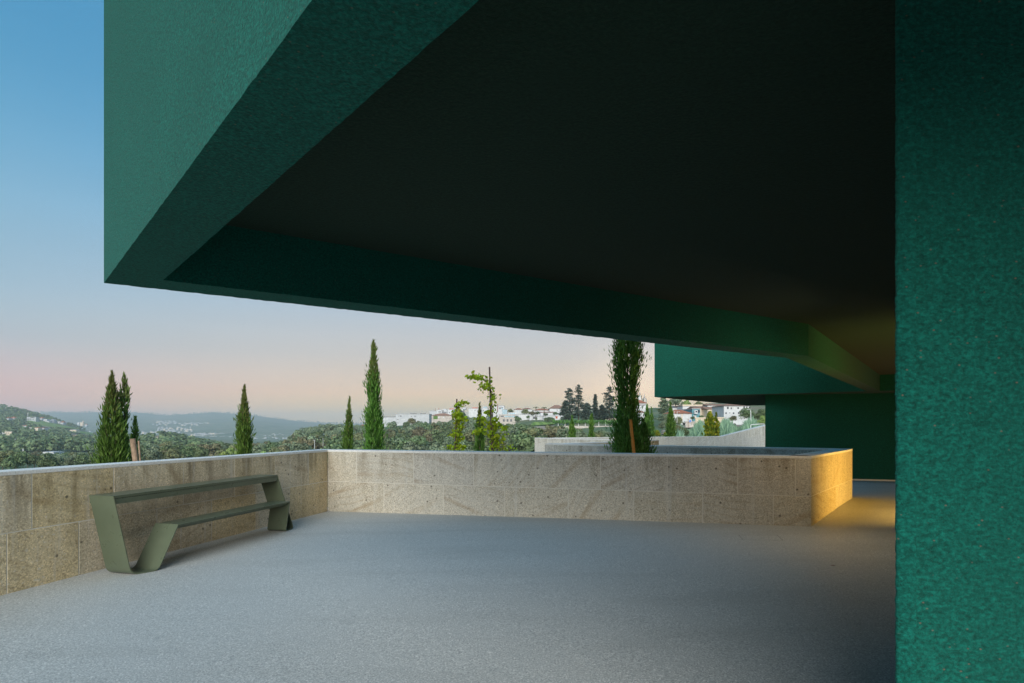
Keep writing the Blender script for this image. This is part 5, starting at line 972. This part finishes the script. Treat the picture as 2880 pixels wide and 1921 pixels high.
# far hillside woods (Y > 450): thousands of small clumps read as one mass
rs = np.random.RandomState(5); Vs = []
def far_wood(ua, ub, ya, yb, n, hm, skip=None):
    u = rs.uniform(ua, ub, n); Y = np.exp(rs.uniform(np.log(ya), np.log(yb), n)); z = terr_z(u, Y); x = (u-CX)/F*Y
    for i in range(n):
        if skip and skip(u[i], Y[i]): continue
        tv_ = float(terr_v(u[i], Y[i]))
        if Y[i] < 2600 and any(a_-3 < u[i] < b_+3 and c_-1 < tv_ < c_+hm*F/Y[i]*.95 for a_, b_, c_ in HS): continue
        k = 30; h = hm*rs.uniform(.45, 1.4); d = unit(rs.normal(size=(k, 3))); d[:, 2] = abs(d[:, 2])
        C = np.array([x[i], Y[i], z[i]+h*.35])+d*np.array([h*.42, h*.42, h*.55]); Vs.append(cards(rs, C, unit(d+rs.normal(size=(k, 3))*.3), h*.34, h*.28))
fieldskip = lambda u, Y: (74 < u < 216 and FT(u)-1 < float(terr_v(u, Y)) < FB(u)+7) or (203 < u < 266 and 1212 < float(terr_v(u, Y)) < 1234) or (380 < u < 452 and 520 < Y < 690) or rs.uniform() < (.5 if 180 < u < 300 and Y > 700 else .12)
far_wood(-250, 300, 430, 1560, 6500, 7.2, fieldskip); far_wood(300, 620, 400, 900, 900, 7.5, fieldskip)
far_wood(-100, 1100, 5300, 5550, 500, 13)
rs.shuffle(Vs) if 0 else None
for part_, mk_, lb_ in ((0, 'leaf_far', 'lighter distant woods covering the left hillside and mountain crest'), (1, 'leaf_dark', 'darker distant woods covering the left hillside and mountain crest')):
    V = np.concatenate([v_ for n_, v_ in enumerate(Vs) if (n_ % 5 < 2) == bool(part_)]); link('far_woods', np_mesh('far_woods', V, quads(len(V)//4), M[mk_]), kind='stuff', label=lb_, cat='woods')

# umbrella pine of the middle distance
up_ = thing('umbrella_pine', (ax(451, 640), 640, vz(1232, 640)), 'umbrella pine with flat crown before the distant town', 'tree')
MB().tube([(ax(451, 640), 640, vz(1232, 640)), (ax(451, 640), 640, vz(1218, 640))], [.5, .3], 6).build('trunk', M['bark'], up_)
rs = np.random.RandomState(8); n = 500; d = unit(rs.normal(size=(n, 3))); C = d*np.array([4.2, 3.6, 1.3])*rs.uniform(.7, 1, (n, 1))+np.array([0, 0, vz(1215.5, 640)-up_.location.z])
link('crown', np_mesh('crown', cards(rs, C, unit(d+rs.normal(size=(n, 3))*.4), 1.1, .8), quads(n), M['leaf_dark']), up_)
# distant town: hundreds of white specks
rs = np.random.RandomState(12); mb = MB(); mbr = MB()
for (ua, ub, va, vb, n, Y0) in ((440, 495, 1184, 1192, 46, 3900), (425, 470, 1192, 1197, 8, 3700), (495, 560, 1190, 1198, 22, 3700), (530, 590, 1190, 1193, 14, 3900), (445, 540, 1202, 1217, 70, 3000), (400, 445, 1214, 1220, 26, 2900), (540, 640, 1219, 1229, 60, 2700), (560, 700, 1220, 1236, 40, 2600), (690, 860, 1222, 1236, 80, 2500), (440, 455, 1195, 1198, 3, 3600), (860, 870, 1224, 1230, 4, 2500)):
    for k in range(n):
        u, v = rs.uniform(ua, ub), rs.uniform(va, vb); s = rs.uniform(5, 13); hgt = rs.uniform(1, 4); Y = Y0
        for _ in range(60):      # slide out until it stands on the ground
            if float(terr_v(u, Y)) <= v: break
            Y *= 1.012
        Y = min(Y, 5200); z = float(terr_z(u, Y)); (mb if rs.uniform() < .75 else mbr).box((ax(u, Y), Y, z+hgt/2), (s, 8, hgt+3), rs.uniform(-.4, .4))
mb.build('distant_town', M['flat_roof'], kind='stuff', label='pale scattered buildings of the distant town under the mountain', cat='town'); mbr.build('distant_town', M['cream_wall'], kind='stuff', label='cream scattered buildings of the distant town under the mountain', cat='town')
# fallen leaf on the terrace
r = thing('fallen_leaf', (ax(2343, 5.75), 5.75, zf(ax(2343, 5.75), 5.75)+.004), 'small dark curled leaf lying on the grey floor at the right', 'leaf')
MB().add([(r.location.x+x, r.location.y+y, r.location.z+z) for x, y, z in ((-.03, 0, .002), (0, -.012, .008), (.035, 0, .002), (0, .012, .006))], [(0, 1, 2, 3)]).build('blade', M['rust_post'], r)

# ------------------------------------------------------------------ evening haze
hz = MB().prism([(-6300, -3000), (6300, -3000), (6300, 7600), (-6300, 7600)], -63, 175).build('haze', None, kind='stuff', label='thin bluish evening haze lying in the valley', cat='haze')
mh = bpy.data.materials.new('haze_air'); mh.use_nodes = True; th = mh.node_tree; th.nodes.clear()
pv_ = th.nodes.new('ShaderNodeVolumePrincipled'); pv_.inputs['Color'].default_value = (.84, .95, 1, 1); pv_.inputs['Density'].default_value = .0002; pv_.inputs['Anisotropy'].default_value = .1
mo = th.nodes.new('ShaderNodeOutputMaterial'); th.links.new(pv_.outputs[0], mo.inputs['Volume']); hz.data.materials.append(mh)
